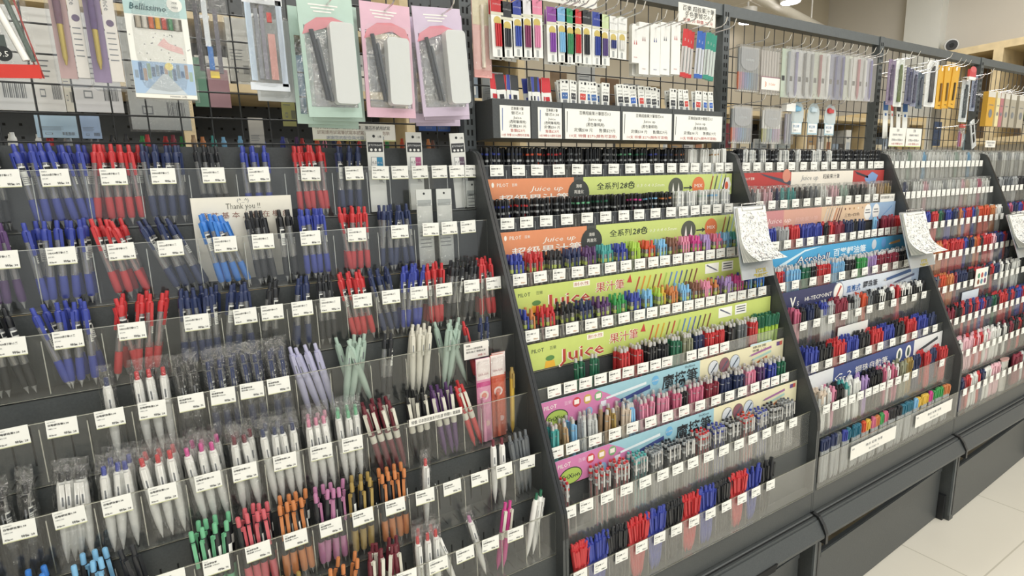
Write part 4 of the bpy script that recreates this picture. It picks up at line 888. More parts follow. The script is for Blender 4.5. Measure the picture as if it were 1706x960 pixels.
refill_card(.874, 1.2705, '6d5a6c', '0.7', 'white refill pack with a plum block, tilted at the tray end', ry=-.05)
def plain_pack(x, z0, y, label, w=.035, h=.165, c='c9cdca'):
    t = thing('refill_pack', label, 'refill pack', None, (x, y, z0))
    b = MB(); b.box((-w / 2, -.001, 0), (w / 2, .001, h), card(c)); b.rect(-w / 2 + .002, h - .035, w / 2 - .002, h - .022, -.0013, ink('9da3a3')); b.disc((0, -.0013, h - .009), .0025, INK, n=10)
    for q in range(5): b.rect(-w / 2 + .004, h * .45 - .008 * q, w / 2 - .006, h * .45 + .002 - .008 * q, -.0013, INKG)
    b.build('card', t)
    pillow(MB(), w, h - .03, .008, FILM, .002, seed=int(x * 999), cy=-.001).build('film', t)
plain_pack(.757, 1.1495, -.094, 'grey backed refill pack standing in the second tray, closer to the red pens')
plain_pack(.803, 1.1495, -.094, 'grey backed refill pack standing in the second tray, closer to the side panel')
plain_pack(.896, 1.2705, -.046, 'short printed refill pack at the end of the top tray', .030, .060)
t = note('thank_you_card', 'cream card with handwritten thank-you behind the bright blue pens', .328, .497, 1.160, 1.312, -.0605, [('Thank you !!', .0150, .5, .855, ink('6f6f66'), .058, 'CENTER'), ('筆 芯 基 本 上 都 在 櫃 台', .0125, .07, .752, ink('8a5a50'), .150, 'LEFT'), ('(^_^)', .010, .5, .935, INKG, .020, 'CENTER')], h='ece9dc')
note('thank_you_card', 'white card with handwritten thank-you above the red and blue ballpoints of the navy-bannered rack', 2.079, 2.258, .735, .835, -.2625, [('Thank you', .014, .5, .60, INKG, .06, 'CENTER'), ('筆芯基本上都在櫃台', .013, .08, .12, ink('8a6a64'), .150, 'LEFT')], h='e6e8e4')
note('price_card', 'larger white price card on the fourth tray lip beside the pink packs', .777, .834, .965, .999, -.213, [('特價', .005, .08, .78, INK, None, 'LEFT'), ('SARASA 自動鋼珠筆', .005, .08, .58, INK, .038, 'LEFT'), ('顏色款式 隨機出貨', .005, .08, .38, INK, .045, 'LEFT'), ('特價: 75', .005, .55, .10, INKR, .018, 'LEFT')], cat='price card')
note('price_card', 'long narrow white strip sign clipped across the fifth tray lip', .633, .744, .874, .888, -.2615, [('特價: 日本限定款系列任選 特價51 建議款', .008, .04, .25, INK, .102, 'LEFT')], cat='price card')
note('price_card', 'white strip price card at the end of the second tray of the navy-bannered rack', 2.585, 2.690, 1.212, 1.240, -.1085, [('吳竹自動鉛筆 ﹩120', .011, .05, .45, INK, .09, 'LEFT')], cat='price card')
note('price_card', 'pale blue card clipped under the green and lime pens', 1.640, 1.735, .829, .856, -.2615, [('橡皮擦', .008, .1, .5, INK, .06, 'LEFT'), ('特價 ﹩25', .008, .1, .12, INK, .06, 'LEFT')], cat='price card', h='c5dbe0')
for q, (a, c2) in enumerate(((1.976, 2.246), (2.378, 2.648))):
    note('price_card', ['long white card on the bottom tray below the orange felt-tips', 'long white card on the bottom tray below the yellow and green felt-tips'][q], a, c2, .458, .502, -.3840, [('橡皮 鉛筆 色筆', .010, .5, .55, INKG, .10, 'CENTER'), ('買十支送一支', .008, .5, .18, INKG, .06, 'CENTER'), ('特價', .007, .02, .7, INKG, None, 'LEFT')], cat='price card')
note('swatch_card', 'white card with six coloured dots on the far rack', 3.070, 3.185, .848, .922, -.2630, [('●', .03, .15, .45, ink('4d8a6a'), .022, 'LEFT'), ('●', .03, .42, .45, ink('b5544c'), .022, 'LEFT'), ('●', .03, .70, .45, ink('4f6f9a'), .022, 'LEFT'), ('●', .03, .15, .1, ink('8a5a44'), .022, 'LEFT'), ('●', .03, .42, .1, ink('5c8fa0'), .022, 'LEFT'), ('●', .03, .70, .1, ink('7a4a6a'), .022, 'LEFT')])
note('thank_you_card', 'pale blue card under the orange pens on the far rack', 2.965, 3.118, .750, .838, -.2625, [('筆芯基本上都在櫃台', .013, .08, .25, INKG, .125, 'LEFT')], h='cfdbe6')

# pink and orange packs and a yellow pen at the end of the fifth tray
def fruit_pack(x, y, c, c2, label):
    t = thing('fruit_pen_pack', label, 'packaged pen', 'fruit printed pen packs', (x, y, FZ[4] + .002)); h = .182
    b = MB(); b.box((-.016, -.0015, 0), (.016, .0015, h), card(c)); b.box((-.016, -.0018, h - .045), (.016, -.0014, h), card('f1e6e2')); b.text('SARASA', .0075, (0, -.0022, h - .036), ink('b8878c'), align='CENTER', width=.024)
    b.rect(-.016, h - .060, .016, h - .050, -.0019, ink(c2)); b.disc((0, -.0020, h - .080), .0105, ink('f0dcd6')); b.disc((0, -.0022, h - .080), .0062, ink('d98a78')); b.disc((.006, -.0022, .040), .006, ink('efc4c0')); b.build('card', t)
    MB().tube([(-.004, -.0062, .004), (-.004, -.0062, .100)], .0042, 8, plastic(c)).build('pen', t)
    pillow(MB(), .031, .176, .016, FILM, .002, seed=int(x * 777), cy=-.003).build('film', t)
fruit_pack(.806, -.238, 'e59cbc', 'd0468c', 'pink fruit printed pen pack at the fifth tray end')
fruit_pack(.843, -.232, 'd9694c', 'cf5232', 'orange-red fruit printed pen pack beside the pink one')
fruit_pack(.853, -.220, 'd98a80', 'c95a52', 'pale red fruit printed pen pack behind the orange-red one')
for nme, me, in [('yellow_click_pen', None)]:
    pr = pens('plain', 'gold', 'yellow'); o = put(nme, pr[0][1], matrix=pose(0, 4, .874, -.235, .02, 0, 0), label='single amber pen at the panel end of the fifth tray', cat='pen')

# refill packs on hooks above the lime-bannered rack
def refill_col(x, zt, zb, head, tube, label, depth, plainhead=False):
    h = zt - zb
    for q in range(depth - 1, -1, -1):
        lab = label + ' on its hook, ' + ('front one' if q == 0 else ORD[q] + ' from the front')
        t = thing('hanging_refill_pack', lab, 'refill pack', label + ' sharing a hook', (x + random.uniform(-.002, .002) * q, -.085 + .016 * q, zb - .002 * q)); tilted(t, 0, random.uniform(-.02, .02))
        b = MB(); b.box((-.0152, -.0012, 0), (.0152, .0012, h), card('eceeea')); b.rect(-.0035, .002, .0035, .016, -.0014, ink('a9adad')); b.box((-.0152, -.0019, h - .038), (.0152, -.0012, h - .0322), card('dcdcc8')); b.build('card', t)
        b = MB(); b.box((-.0152, -.0016, h - .032), (.0152, -.0011, h), card(head)); b.text('フリクション', .0042, (0, -.002, h - .018), ink('eef0f4') if not plainhead else INK, align='CENTER', width=.022); b.build('header', t)
        b = MB(); b.disc((0, -.0016, h - .050), .0095, card('cdb96a'), n=14)
        for e in (-.0055, 0, .0055): b.tube([(e, -.004, .022), (e, -.004, h - .056)], .0024, 6, plastic(tube))
        b.build('refills', t)
    hook(x, zt - .006, -.15, label='chrome hook for the ' + label)
for a in ((.957, 1.722, 1.597, 'c33b40', 'c8363c', 'red refill pack nearest the upright', 2), (.981, 1.714, 1.598, '34373b', '3b3e44', 'black refill pack beside the red', 2), (1.008, 1.722, 1.602, '3a4a9c', '3f55b0', 'blue refill pack', 3), (1.034, 1.726, 1.602, 'e3e3e6', '8a3f68', 'wine-tube refill pack', 2),
          (1.060, 1.729, 1.604, 'df8aa6', 'df8fb4', 'pink refill pack', 2), (1.103, 1.718, 1.598, '8a4a9c', '8a4fae', 'purple refill pack', 2), (1.130, 1.722, 1.600, '7fb2dc', '86bfe6', 'sky blue refill pack', 2), (1.152, 1.721, 1.598, '3f9a68', '4a9a6a', 'green refill pack', 2), (1.176, 1.722, 1.602, 'cf3f42', 'c8363c', 'red refill pack beside the green', 2),
          (1.203, 1.724, 1.601, '34373b', '33363c', 'black refill pack beside the second red', 2), (1.235, 1.723, 1.602, '35479c', '34489e', 'navy-tube refill pack', 2), (1.260, 1.721, 1.603, 'cfe0b0', '5c4a86', 'lime-headed refill pack', 2)):
    refill_col(*a)
refill_col(1.287, 1.720, 1.623, 'eceeec', '3f4a86', 'white-headed refill pack with blue tubes', 1, True); refill_col(1.315, 1.722, 1.622, 'eceeec', 'e9e9e6', 'white-headed refill pack with white tubes', 1, True)
def slim_box(x, zt, zb, label, w=.036, marks='444a5c', depth=2):
    for q in range(depth - 1, -1, -1):
        t = thing('refill_box', label + (', front one' if q == 0 else ', behind the front one'), 'refill box', label + ' sharing a hook', (x - .004 * q, -.085 + .02 * q, zb))
        b = MB(); b.box((-w / 2, -.006, 0), (w / 2, .006, zt - zb), card('eff0ed')); b.box((-w / 2 - .0003, -.0058, 0), (-w / 2, .0058, zt - zb), card('d8d8d0')); b.build('box', t)
        b = MB(); h = zt - zb
        for e in (-.004, .003): b.add([(e - .0018, -.0063, h - .045), (e + .0018, -.0063, h - .045), (e, -.0063, h - .033)], [(0, 1, 2)], ink(marks))
        b.text('PARKER', .004, (0, -.0063, .012), ink(marks), align='CENTER', width=.012); b.disc((.010, -.0063, h - .006), .002, INKR, n=8); b.build('print', t)
    hook(x, zt - .010, -.15, label='chrome hook for the ' + label)
slim_box(1.357, 1.705, 1.616, 'narrow red-printed refill box', .024, 'b8413f', 1); slim_box(1.386, 1.716, 1.590, 'white refill box beside the red-printed one', .034, '8a4a44'); slim_box(1.426, 1.717, 1.591, 'white refill box with navy drops', .036, '3f4a8c'); slim_box(1.462, 1.724, 1.594, 'white refill box with black drops', .034); slim_box(1.501, 1.730, 1.598, 'white refill box with red drops', .034, 'b8413f')
k_ = 0
for c, c2, n, x0, cn in (('d23f42', 'd9d4d2', 5, 1.540, 'red'), ('3f6cc0', 'd9dde6', 3, 1.596, 'blue'), ('3f9a86', 'cfd9d4', 6, 1.632, 'green')):
    for q in range(n):
        b = MB(); b.box((-.0075, -.0010, 0), (.0075, .0010, .122), card(c2)); b.box((-.0075, -.0014, .078), (.0075, -.0009, .122), card(c)); b.box((-.0075, -.0014, 0), (.0075, -.0009, .010), card(c)); b.tube([(0, -.003, .012), (0, -.003, .076)], .0018, 6, plastic('b9bdbd'))
        b.text('uni', .006, (0.001, -.0018, .095), ink('f0f0ee'), align='CENTER', u=(0, 0, 1), v=(-1, 0, 0))
        tilted(b.build('refill_sleeve', loc=(x0 + .0105 * q, -.080 + .006 * (q % 2) + .004 * q, 1.598), label='%s topped refill sleeve, %s of its fan' % (cn, ORD[q]), cat='refill pack', group=cn + ' refill sleeves fanned on a hook'), 0, .06, -.5)
    hook(x0 + .012, 1.716, -.15, label='chrome hook holding the fan of %s refill sleeves' % cn)
note('shelf_sign', 'white sign about multi-colour refills at the top beside the upright', 1.514, 1.660, 1.733, 1.783, -.085, [('百樂 超級果汁筆', .015, .10, .66, INK, .125, 'LEFT'), ('多色筆替芯0.4', .015, .16, .36, INK, .11, 'LEFT'), ('定價: 30 特價: 23 元', .011, .12, .08, INKR, .118, 'LEFT')])
note('shelf_sign', 'white sign cut by the picture top above the refill packs', 1.077, 1.264, 1.742, 1.80, -.050, [('百樂果汁筆', .013, .1, .58, INK, .1, 'LEFT'), ('芯$15元 0.38/0.5', .012, .1, .12, INK, .13, 'LEFT')])

# dark refill bins with printed signs
BINS = [(.939, 1.040, ['百樂果汁筆', '替芯0.5', 'Juice', '(透明筆桿用)', '定價$30 元', '售價$23元', '10支 特價 $210(顏色可混搭)'], 'with the narrow 0.5 refill sign'), (1.042, 1.131, ['百樂果汁筆', '替芯0.38', 'Juice', '(透明筆桿用)', '定價$30 元', '售價$23元', '10支 特價 $210(顏色可混搭)'], 'with the narrow 0.38 refill sign'),
        (1.133, 1.316, ['百樂超級果汁筆替芯0.3', 'Juice up', '(黑色筆桿用)', '定價$38 元　  售價$29元', '10支 特價 $270(顏色可混搭)'], 'with the 0.3 refill sign'), (1.318, 1.504, ['百樂超級果汁筆替芯0.4', 'Juice up', '(黑色筆桿用)', '定價$38 元　  售價$29元', '10支 特價 $270(顏色可混搭)'], 'with the 0.4 refill sign'),
        (1.506, 1.712, ['百樂超級果汁筆替芯0.5', 'Juice up', '(黑色筆桿用)', '定價$38 元　  售價$29元', '10支 特價 $270(顏色可混搭)'], 'with the wide 0.5 refill sign')]
for x0, x1, lines, w_ in BINS:
    t = thing('refill_bin', 'dark grey refill bin ' + w_, 'bin', 'dark refill bins on the wire grid', (x0, 0, 1.424))
    b = MB(); w = x1 - x0; b.box((0, -.080, 0), (w, -.077, .086), BLACK); b.box((0, -.077, 0), (w, .022, .003), BLACK); b.box((0, -.077, .003), (.0025, .022, .086), BLACK); b.box((w - .0025, -.077, .003), (w, .022, .086), BLACK); b.box((.0025, .019, .003), (w - .0025, .022, .095), BLACK); b.build('bin_body', t)
    b = MB(); a, c2 = .018 if len(lines) > 5 else .006, w - .002; b.box((a, -.0815, .001), (c2, -.0805, .072), PAPER); f = -.0818; n = len(lines); cx = (a + c2) / 2 + .006
    stripe_pen(b, a + .007, .066, a + .0055, .018, .0010, f, ink('4c6aa8') if n > 5 else ink('54585c'))
    for q, s in enumerate(lines):
        last = q == n - 1; zz = .071 - (.068) * (q + .82) / n
        b.text(s, (.0078 if n > 5 else .0100) * (.85 if last else 1), (cx if not last else (a + c2) / 2, f, zz), INKR if last or (n > 5 and q == n - 2) else INK, align='CENTER', width=min((c2 - a) * (.92 if last else .80), len(s) * (.0078 if n > 5 else .0098) * (.55 if s.isascii() else .85)))
    b.build('sign', t)
REFM = {}
def bin_pack(x, y, z0, head, num, label, group, ry, w=.024):
    key = (head, num)
    if key not in REFM:
        b = MB(); h = .140; b.box((-w / 2, -.0008, 0), (w / 2, .0008, h), card('eceee9')); c = MB()
        if num == 'J': c.box((-w / 2, -.0012, h - .034), (w / 2, -.0007, h), card(head)); c.rect(-.006, h - .054, .006, h - .044, -.0012, ink(head))
        else:
            c.disc((-.004, -.0011, h - .006), .0022, INK, n=8); c.rect(.003, h - .009, .009, h - .003, -.0011, INK); c.text('Juice', .005, (0, -.0011, h - .018), INKG, align='CENTER', width=.012); c.text('LP3RF', .006, (0, -.0011, h - .027), INK, align='CENTER', width=.018)
            c.rect(-.008, h - .046, .008, h - .031, -.0011, ink(head)); c.text(num, .006, (0, -.0013, h - .040), ink('f0f2f2'), align='CENTER', width=.010); c.rect(-.0055, h - .060, .0055, h - .048, -.0011, INKG)
        REFM[key] = (b.mesh('card'), c.mesh('print'))
    o = put('bin_refill_pack', REFM[key][0], None, (x, y, z0), (-.06, ry, random.uniform(-.2, .2)), label=label, cat='refill pack', group=group)
    put('print', REFM[key][1], o)
rr = random.Random(5)
for bi, (x0, x1, cols) in enumerate(((.944, 1.034, ['c8333c', 'c8333c', 'c8333c', '34373b', '3a479c', '3a479c', '34373b']), (1.048, 1.126, ['34373b', '3a479c', '3a479c', 'c8333c', 'c8333c']))):
    cols = [c for c in cols for _ in (0, 1)]
    for q, c in enumerate(cols):
        nm = {'c8333c': 'red', '34373b': 'black', '3a479c': 'blue'}[c]
        bin_pack(x0 + .014 + (x1 - x0 - .028) * q / (len(cols) - 1), -.062 + .011 * (q % 3), 1.4285, c, 'J', '%s headed refill pack in the %s refill bin' % (nm, ORD[bi]), '%s headed packs, %s bin' % (nm, ORD[bi]), rr.uniform(-.10, .10))
for bi, (x0, x1, cols) in enumerate(((1.142, 1.308, ['3f6aa8', '3f4246', '3f4246', 'cf4a44', '3f6aa8', '3f6aa8', '3f6aa8', '3f4246', '3f6aa8']), (1.328, 1.496, ['3f4246', '3f4246', '3f6cc0', '3f6cc0', 'cf4a44', 'cf4a44', '5c6066', '3f4246', '3f4246']), (1.514, 1.704, ['3f4246', '3f4246', '3f4246', 'cf4a44', 'cf4a44', '3f6cc0', '3f6cc0', '3f6cc0']))):
    cols = [c for c in cols for _ in (0, 1)]
    for q, c in enumerate(cols):
        nm = {'cf4a44': 'red', '3f4246': 'black', '3f6aa8': 'blue', '3f6cc0': 'blue', '5c6066': 'grey'}[c]
        bin_pack(x0 + .013 + (x1 - x0 - .026) * q / (len(cols) - 1), -.064 + .012 * (q % 3), 1.4285, c, ('0.3', '0.4', '0.5')[bi], 'white refill pack with %s square in the %s refill bin' % (nm, ORD[bi + 2]), '%s square packs, %s bin' % (nm, ORD[bi + 2]), rr.uniform(-.10, .06))

# flat pen sets and blister packs above the navy-bannered rack
def flat_set(x0, x1, z0, z1, label, top, cols, y=-.085, band=None):
    t = thing('pen_set', label, 'pen set', None, ((x0 + x1) / 2, y, z0)); w, h = x1 - x0, z1 - z0; n = len(cols)
    b = MB(); rbox(b, -w / 2, w / 2, 0, h, -.002, .012, .006, mat('case_film', (.50, .52, .53), .10, clear=.84, gloss=.75)); b.build('case', t)
    for q, c in enumerate(cols):
        x = -w / 2 + w * (q + .5) / n
        b = MB(); b.lathe([(.0008, .004), (.0030, .012), (.0040, .020), (.0040, h * .42)], 8, plastic(c), x, .004); b.lathe([(.0040, h * .42), (.0040, h - .010)], 8, plastic(top), x, .004); b.lathe([(.0010, .001), (.0012, .006)], 6, WHITE, x, .004); b.build('pen', t)
    b = MB()
    if band: b.rect(-w / 2 + .002, h * .10, w / 2 - .002, h * .36, -.0028, card('f0efe9')); b.text('3', .022, (-w * .32, -.0032, h * .16), ink('dd7a3c')); b.text('3 Color', .010, (-w * .10, -.0032, h * .20), ink('dd7a3c')); b.rect(-w / 2 + .002, h * .36, w / 2 - .002, h * .375, -.0029, ink('8f4f6a'))
    else: b.poly([(w * .42 * math.cos(math.pi + math.pi * q / 14), -.0026, h * .62 + h * .17 * math.sin(math.pi + math.pi * q / 14)) for q in range(15)] + [(w * .42, -.0026, h * .95), (-w * .42, -.0026, h * .95)], mat('smoke_film', (.55, .58, .60), .2, clear=.35)); b.text('colors', .012, (0, -.003, h * .66), ink('cfd3d6'), align='CENTER', width=w * .4)
    b.build('wrap', t); hook((x0 + x1) / 2, z1 + .004, -.13, label='chrome hook for the ' + label)
RB = ['cf6a4a', 'b5506a', '8a5f9c', '5f6fae', '4f7fb8', '4f86a8', '5f7f96', '6f7a86', '54647c']
flat_set(1.838, 1.862, 1.571, 1.703, 'narrow end of a grey case pen set beside the upright', 'a9adb0', RB[:3]) if False else None
flat_set(1.768, 1.864, 1.571, 1.703, 'grey fronted pen set with rainbow tips, upper row', '8f9497', RB)
flat_set(1.872, 1.966, 1.568, 1.706, 'pen set with orange lettering on a white band', 'cfc9c4', ['c7b8b4', 'd0c4bc', 'c9bdb9', 'd2c8c0', 'c4bab6', 'cfc2b8', 'cbbfba'], band=True)
flat_set(1.768, 1.862, 1.422, 1.534, 'grey fronted pen set with rainbow tips, lower row', '8f9497', RB, -.07)
flat_set(1.914, 2.010, 1.422, 1.535, 'clear pen set with white caps and pastel tips', 'eceeec', ['a9a86a', 'a8b070', '8a9fa0', '6f9fae', '8f7fae', 'a890b5', 'b48fae'], -.07)
def blister(x, zt, zb, c, c2, label, w=.050):
    t = thing('blister_pen', label, 'packaged pen', 'clear blister pens in one row', (x, -.090, zb)); h = zt - zb
    rbox(MB(), -w / 2, w / 2, 0, h, -.012, .006, .006, mat('blister', (.55, .56, .56), .06, clear=.90, gloss=.85, bump=.25, nscale=40)).build('blister', t)
    b = MB(); b.box((-w / 2 + .003, .001, .004), (w / 2 - .003, .003, h - .004), card(c2)); b.rect(-w * .4, h * .35, -w * .1, h * .45, .0006, ink('3a3d40')); b.build('card', t)
    b = MB(); b.lathe([(.0010, .008), (.0042, .022), (.0046, .05), (.0044, h - .012)], 8, plastic(c), .006, -.004); b.build('pen', t)
    hook(x, zt - .004, -.13, label='chrome hook of the ' + label)
BL = [(1.990, '8f9aa6', 'c3d0c0', 'grey pen in blister beside the orange-banded set'), (2.030, '7f7fae', 'cfd3d8', 'lavender pen in clear blister'), (2.075, '6f7276', 'd9dbdc', 'dark grey pen in blister'), (2.115, '9a9ea4', 'd3d6d6', 'silver pen in blister'), (2.160, 'a0626a', 'cdd6c8', 'dull red pen in blister'), (2.205, 'e4e6e6', 'dadcdc', 'white pen in blister'),
      (2.250, '3f4786', '8a90b0', 'navy pen in blister'), (2.292, '4a5296', '7f86a8', 'indigo pen in blister beside the navy one'), (2.340, 'c9cbcc', 'd2d8cc', 'pale grey pen in blister'), (2.390, 'b5707c', 'd9dad8', 'rose pen in blister'), (2.432, 'dfe2e2', 'cfd2d4', 'off-white pen in blister'), (2.470, '5f5fae', 'c3c3dc', 'violet pen in blister beside the far upright')]
for q, (x, c, c2, lb) in enumerate(BL): blister(x, 1.712 + .001 * q, 1.560 + .001 * q, c, c2, lb)
t = thing('eraser_box', 'tall clear box with white lid beside the pastel pen set', 'packaged pen', None, (2.044, -.07, 1.42)); b = MB(); b.box((-.022, -.008, 0), (.022, .008, .105), mat('case_film', (.50, .52, .53), .10, clear=.84, gloss=.75)); b.build('case', t); MB().box((-.024, -.009, .105), (.024, .009, .130), WHITE).build('lid', t)
for q in range(3): MB().lathe([(.001, .002), (.004, .012), (.004, .098)], 8, plastic(('a9a8b8', 'c0c2c6', '9fa6b4')[q]), -.012 + .012 * q).build('pen', t)
def round_pack(x, label, c, top):
    t = thing('tape_pack', label, 'packaged tape', None, (x, -.065, 1.455)); b = MB(); b.box((-.028, -.001, 0), (.028, .001, .040), card('a9c4cf')); b.box((-.026, -.0014, .006), (.024, -.0009, .036), card('f0f2f0')); b.text('修正帶', .010, (-.022, -.0018, .022), ink('3f7fae'), width=.034); b.text('特價 35', .007, (-.018, -.0018, .010), INKG); b.build('card', t)
    MB().disc((0, -.0016, .070), .034, mat('blister_solid', (.52, .60, .62), .15, noise=.05), n=24).box((-.034, -.001, .040), (.034, .001, .070), mat('blister_solid')).build('blister', t)
    MB().disc((-.008, -.003, .082), .016, plastic(top), n=18, ry=.010).box((-.02, -.008, .074), (.01, -.002, .086), plastic(top)).build('dispenser', t); hook(x, 1.556, -.10, label='chrome hook for the ' + label)
round_pack(2.100, 'correction tape pack with blue dispenser', 'a9c4cf', '7fb8d8'); round_pack(2.190, 'correction tape pack with pale dispenser', 'a9c4cf', 'c9dce6'); round_pack(2.290, 'correction tape pack with red dispenser', 'd0d8da', 'c8484a')

# goods above the two far racks
def far_bag(x, zt, zb, w, c, c2, label, y=-.085, ry=0.0, group=None):
    t = thing('far_bagged_pen', label, 'packaged pen', group, (x, y, zb)); tilted(t, 0, ry); h = zt - zb
    MB().box((-w / 2, -.001, 0), (w / 2, .001, h), card(c)).build('card', t); MB().box((-w * .17, -.006, h * .10), (w * .17, -.002, h * .78), plastic(c2)).box((-w * .08, -.006, h * .78), (w * .12, -.003, h * .88), plastic(c2)).build('pen', t)
    pillow(MB(), w, h, .014, FILM, 0, 3, 5, seed=int(x * 100)).build('bag', t); hook(x, zt - .004, y - .045, label='chrome hook for the ' + label)
far_bag(2.635, 1.730, 1.570, .050, '8a7a96', '4f3f66', 'purple pen bag beside the tall dark upright'); far_bag(2.694, 1.737, 1.566, .060, 'e6ebe6', '5f6f3f', 'white bag with a lime and dark pen'); far_bag(2.770, 1.712, 1.579, .050, '5c5f7c', '3f4468', 'navy pen bag on the fourth grid'); far_bag(2.812, 1.705, 1.572, .045, '8a8fa6', '34385a', 'grey-blue pen bag on the fourth grid'); far_bag(2.860, 1.700, 1.566, .050, '4f5f6c', '2f4058', 'dark teal pen bag on the fourth grid')
far_bag(2.945, 1.752, 1.576, .090, 'eef0ee', '2c3038', 'white bag with a thick black pen'); far_bag(3.255, 1.700, 1.526, .075, 'd9dfe0', '2f3f48', 'pale pack with a black pen under a red tray'); far_bag(3.335, 1.725, 1.575, .05, '8f99b0', '3f4a68', 'blue-grey pack close to the fourth upright')
for q in range(3):
    t = thing('yellow_card_pen', ['amber card pack, nearest of the three', 'amber card pack, middle of the three', 'amber card pack, leaning and farthest of the three'][q], 'packaged pen', 'amber card packs', (3.036 + .045 * q, -.080 - .004 * q, 1.572 + .004 * q)); tilted(t, 0, (0, .0, .10)[q]); b = MB(); b.box((-.030, -.002, 0), (.030, .002, .168), card('d9a83a')); b.rect(-.008, .012, .010, .016, -.0024, ink('8a6a24')); b.build('card', t)
    MB().box((-.005, -.006, .03), (.005, -.002, .10), plastic(('7a5a2c', '6f5a34', '4a3f2c')[q])).disc((0, -.0022, .155), .008, card('efe9da'), n=12).build('pen', t); hook(3.036 + .045 * q, 1.738, -.125, label='chrome hook for the amber card pack, ' + ('nearest', 'middle', 'farthest')[q])
t = thing('red_tape_dispenser', 'small red dispenser pack hung high beside the amber packs', 'packaged tape', None, (3.232, -.11, 1.705)); MB().box((-.03, -.004, 0), (.03, .004, .03), plastic('c8484f')).disc((0, -.0045, .03), .028, plastic('d7686c'), n=16, ry=.012).build('body', t); MB().box((-.032, -.0045, -.012), (.032, .0035, 0), PAPER).build('label', t)
bagged('bagged_pen', 'dangling slim pack tilted across the fourth upright', 3.43, 1.42, .05, .13, -.075, [(.1, .9, .02, .98, 'dfe4e6'), (.3, .7, .2, .5, '7f4f5c'), (.3, .7, .55, .85, '54687c')], ry=-.42, seed=12, hooked=False)
bagged('bagged_pen', 'red-topped clear pen pack low on the fourth grid', 3.30, 1.42, .075, .10, -.07, [(.2, .35, .05, .7, '9a5a8a'), (.45, .55, .05, .6, 'c8484a'), (.62, .72, .05, .6, 'd9dcdc'), (.2, .9, .85, 1, 'cf4a44')], seed=13)
for q, x in enumerate((2.742, 2.872)): note('shelf_sign', ('white refill sign with lime edge beside the upright', 'white refill sign with lime edge, the farther of the pair')[q], x - .062, x + .060, 1.420, 1.491, -.075, [('百樂', .012, .5, .8, INKG, .02, 'CENTER'), ('超級果汁筆替芯', .009, .5, .58, INKG, .075, 'CENTER'), ('定價$38 售價$29', .010, .5, .30, INKG, .085, 'CENTER'), ('10支 特價 $270', .009, .5, .1, INKR, .085, 'CENTER')], edge='c5d47d')
note('shelf_sign', 'small white sign on the fifth grid above the far trays', 3.56, 3.67, 1.424, 1.455, -.07, [('百樂按鍵中性筆替芯', .010, .5, .55, INKG, .09, 'CENTER'), ('特價$15', .010, .5, .15, INKG, .05, 'CENTER')])
for q in range(4): bin_pack(2.70 + .05 * q, -.05, 1.452, ('3f6aa8', 'cf4a44', '3f4246', '3f6aa8')[q], 'J', '%s headed refill pack behind the far lime-edged signs' % ('blue', 'red', 'black', 'second blue')[q], None, 0, .03)
for x, c, w, lb in ((3.50, 'd0a23c', .075, 'amber boxed pen on the fifth grid'), (3.575, 'e2d7a6', .035, 'cream boxed pen beside the amber one'), (3.615, 'b5787c', .035, 'dusty red boxed pen on the fifth grid'), (3.672, 'b5ae9c', .05, 'long grey-beige box, nearest of three'), (3.745, 'aaa494', .06, 'long grey-beige box, middle of three'), (3.845, 'b0aa9a', .07, 'long grey-beige box at the picture edge')):
    t = thing('far_boxed_pen', lb, 'boxed pen', None, (x, -.085, 1.515)); MB().box((-w / 2, -.010, 0), (w / 2, .010, .150), card(c)).box((-w / 2, -.0105, .125), (w / 2, -.010, .150), card('d9d6cc')).build('box', t); MB().disc((0, -.0108, .055), w * .25, INKG, n=14).rect(-w * .3, .09, w * .3, .093, -.0108, INKG).build('print', t); hook(x, 1.668, -.13, label='chrome hook for the ' + lb)
t = thing('pen_cup', 'clear oval tub with pinkish lid standing in the far bottom tray', 'tub', None, (3.15, -.3665, FZ[7] + .002)); b = MB(); b.lathe([(.030, 0), (.032, .13)], 18, mat('tub_clear', (.62, .63, .58), .15, clear=.35), cap=False); b.v = [(x, y * .33, z) for x, y, z in b.v]; b.build('tub', t); b = MB(); b.lathe([(.0335, .13), (.0335, .136)], 18, plastic('c49a94')); b.v = [(x, y * .33, z) for x, y, z in b.v]; b.build('lid', t)

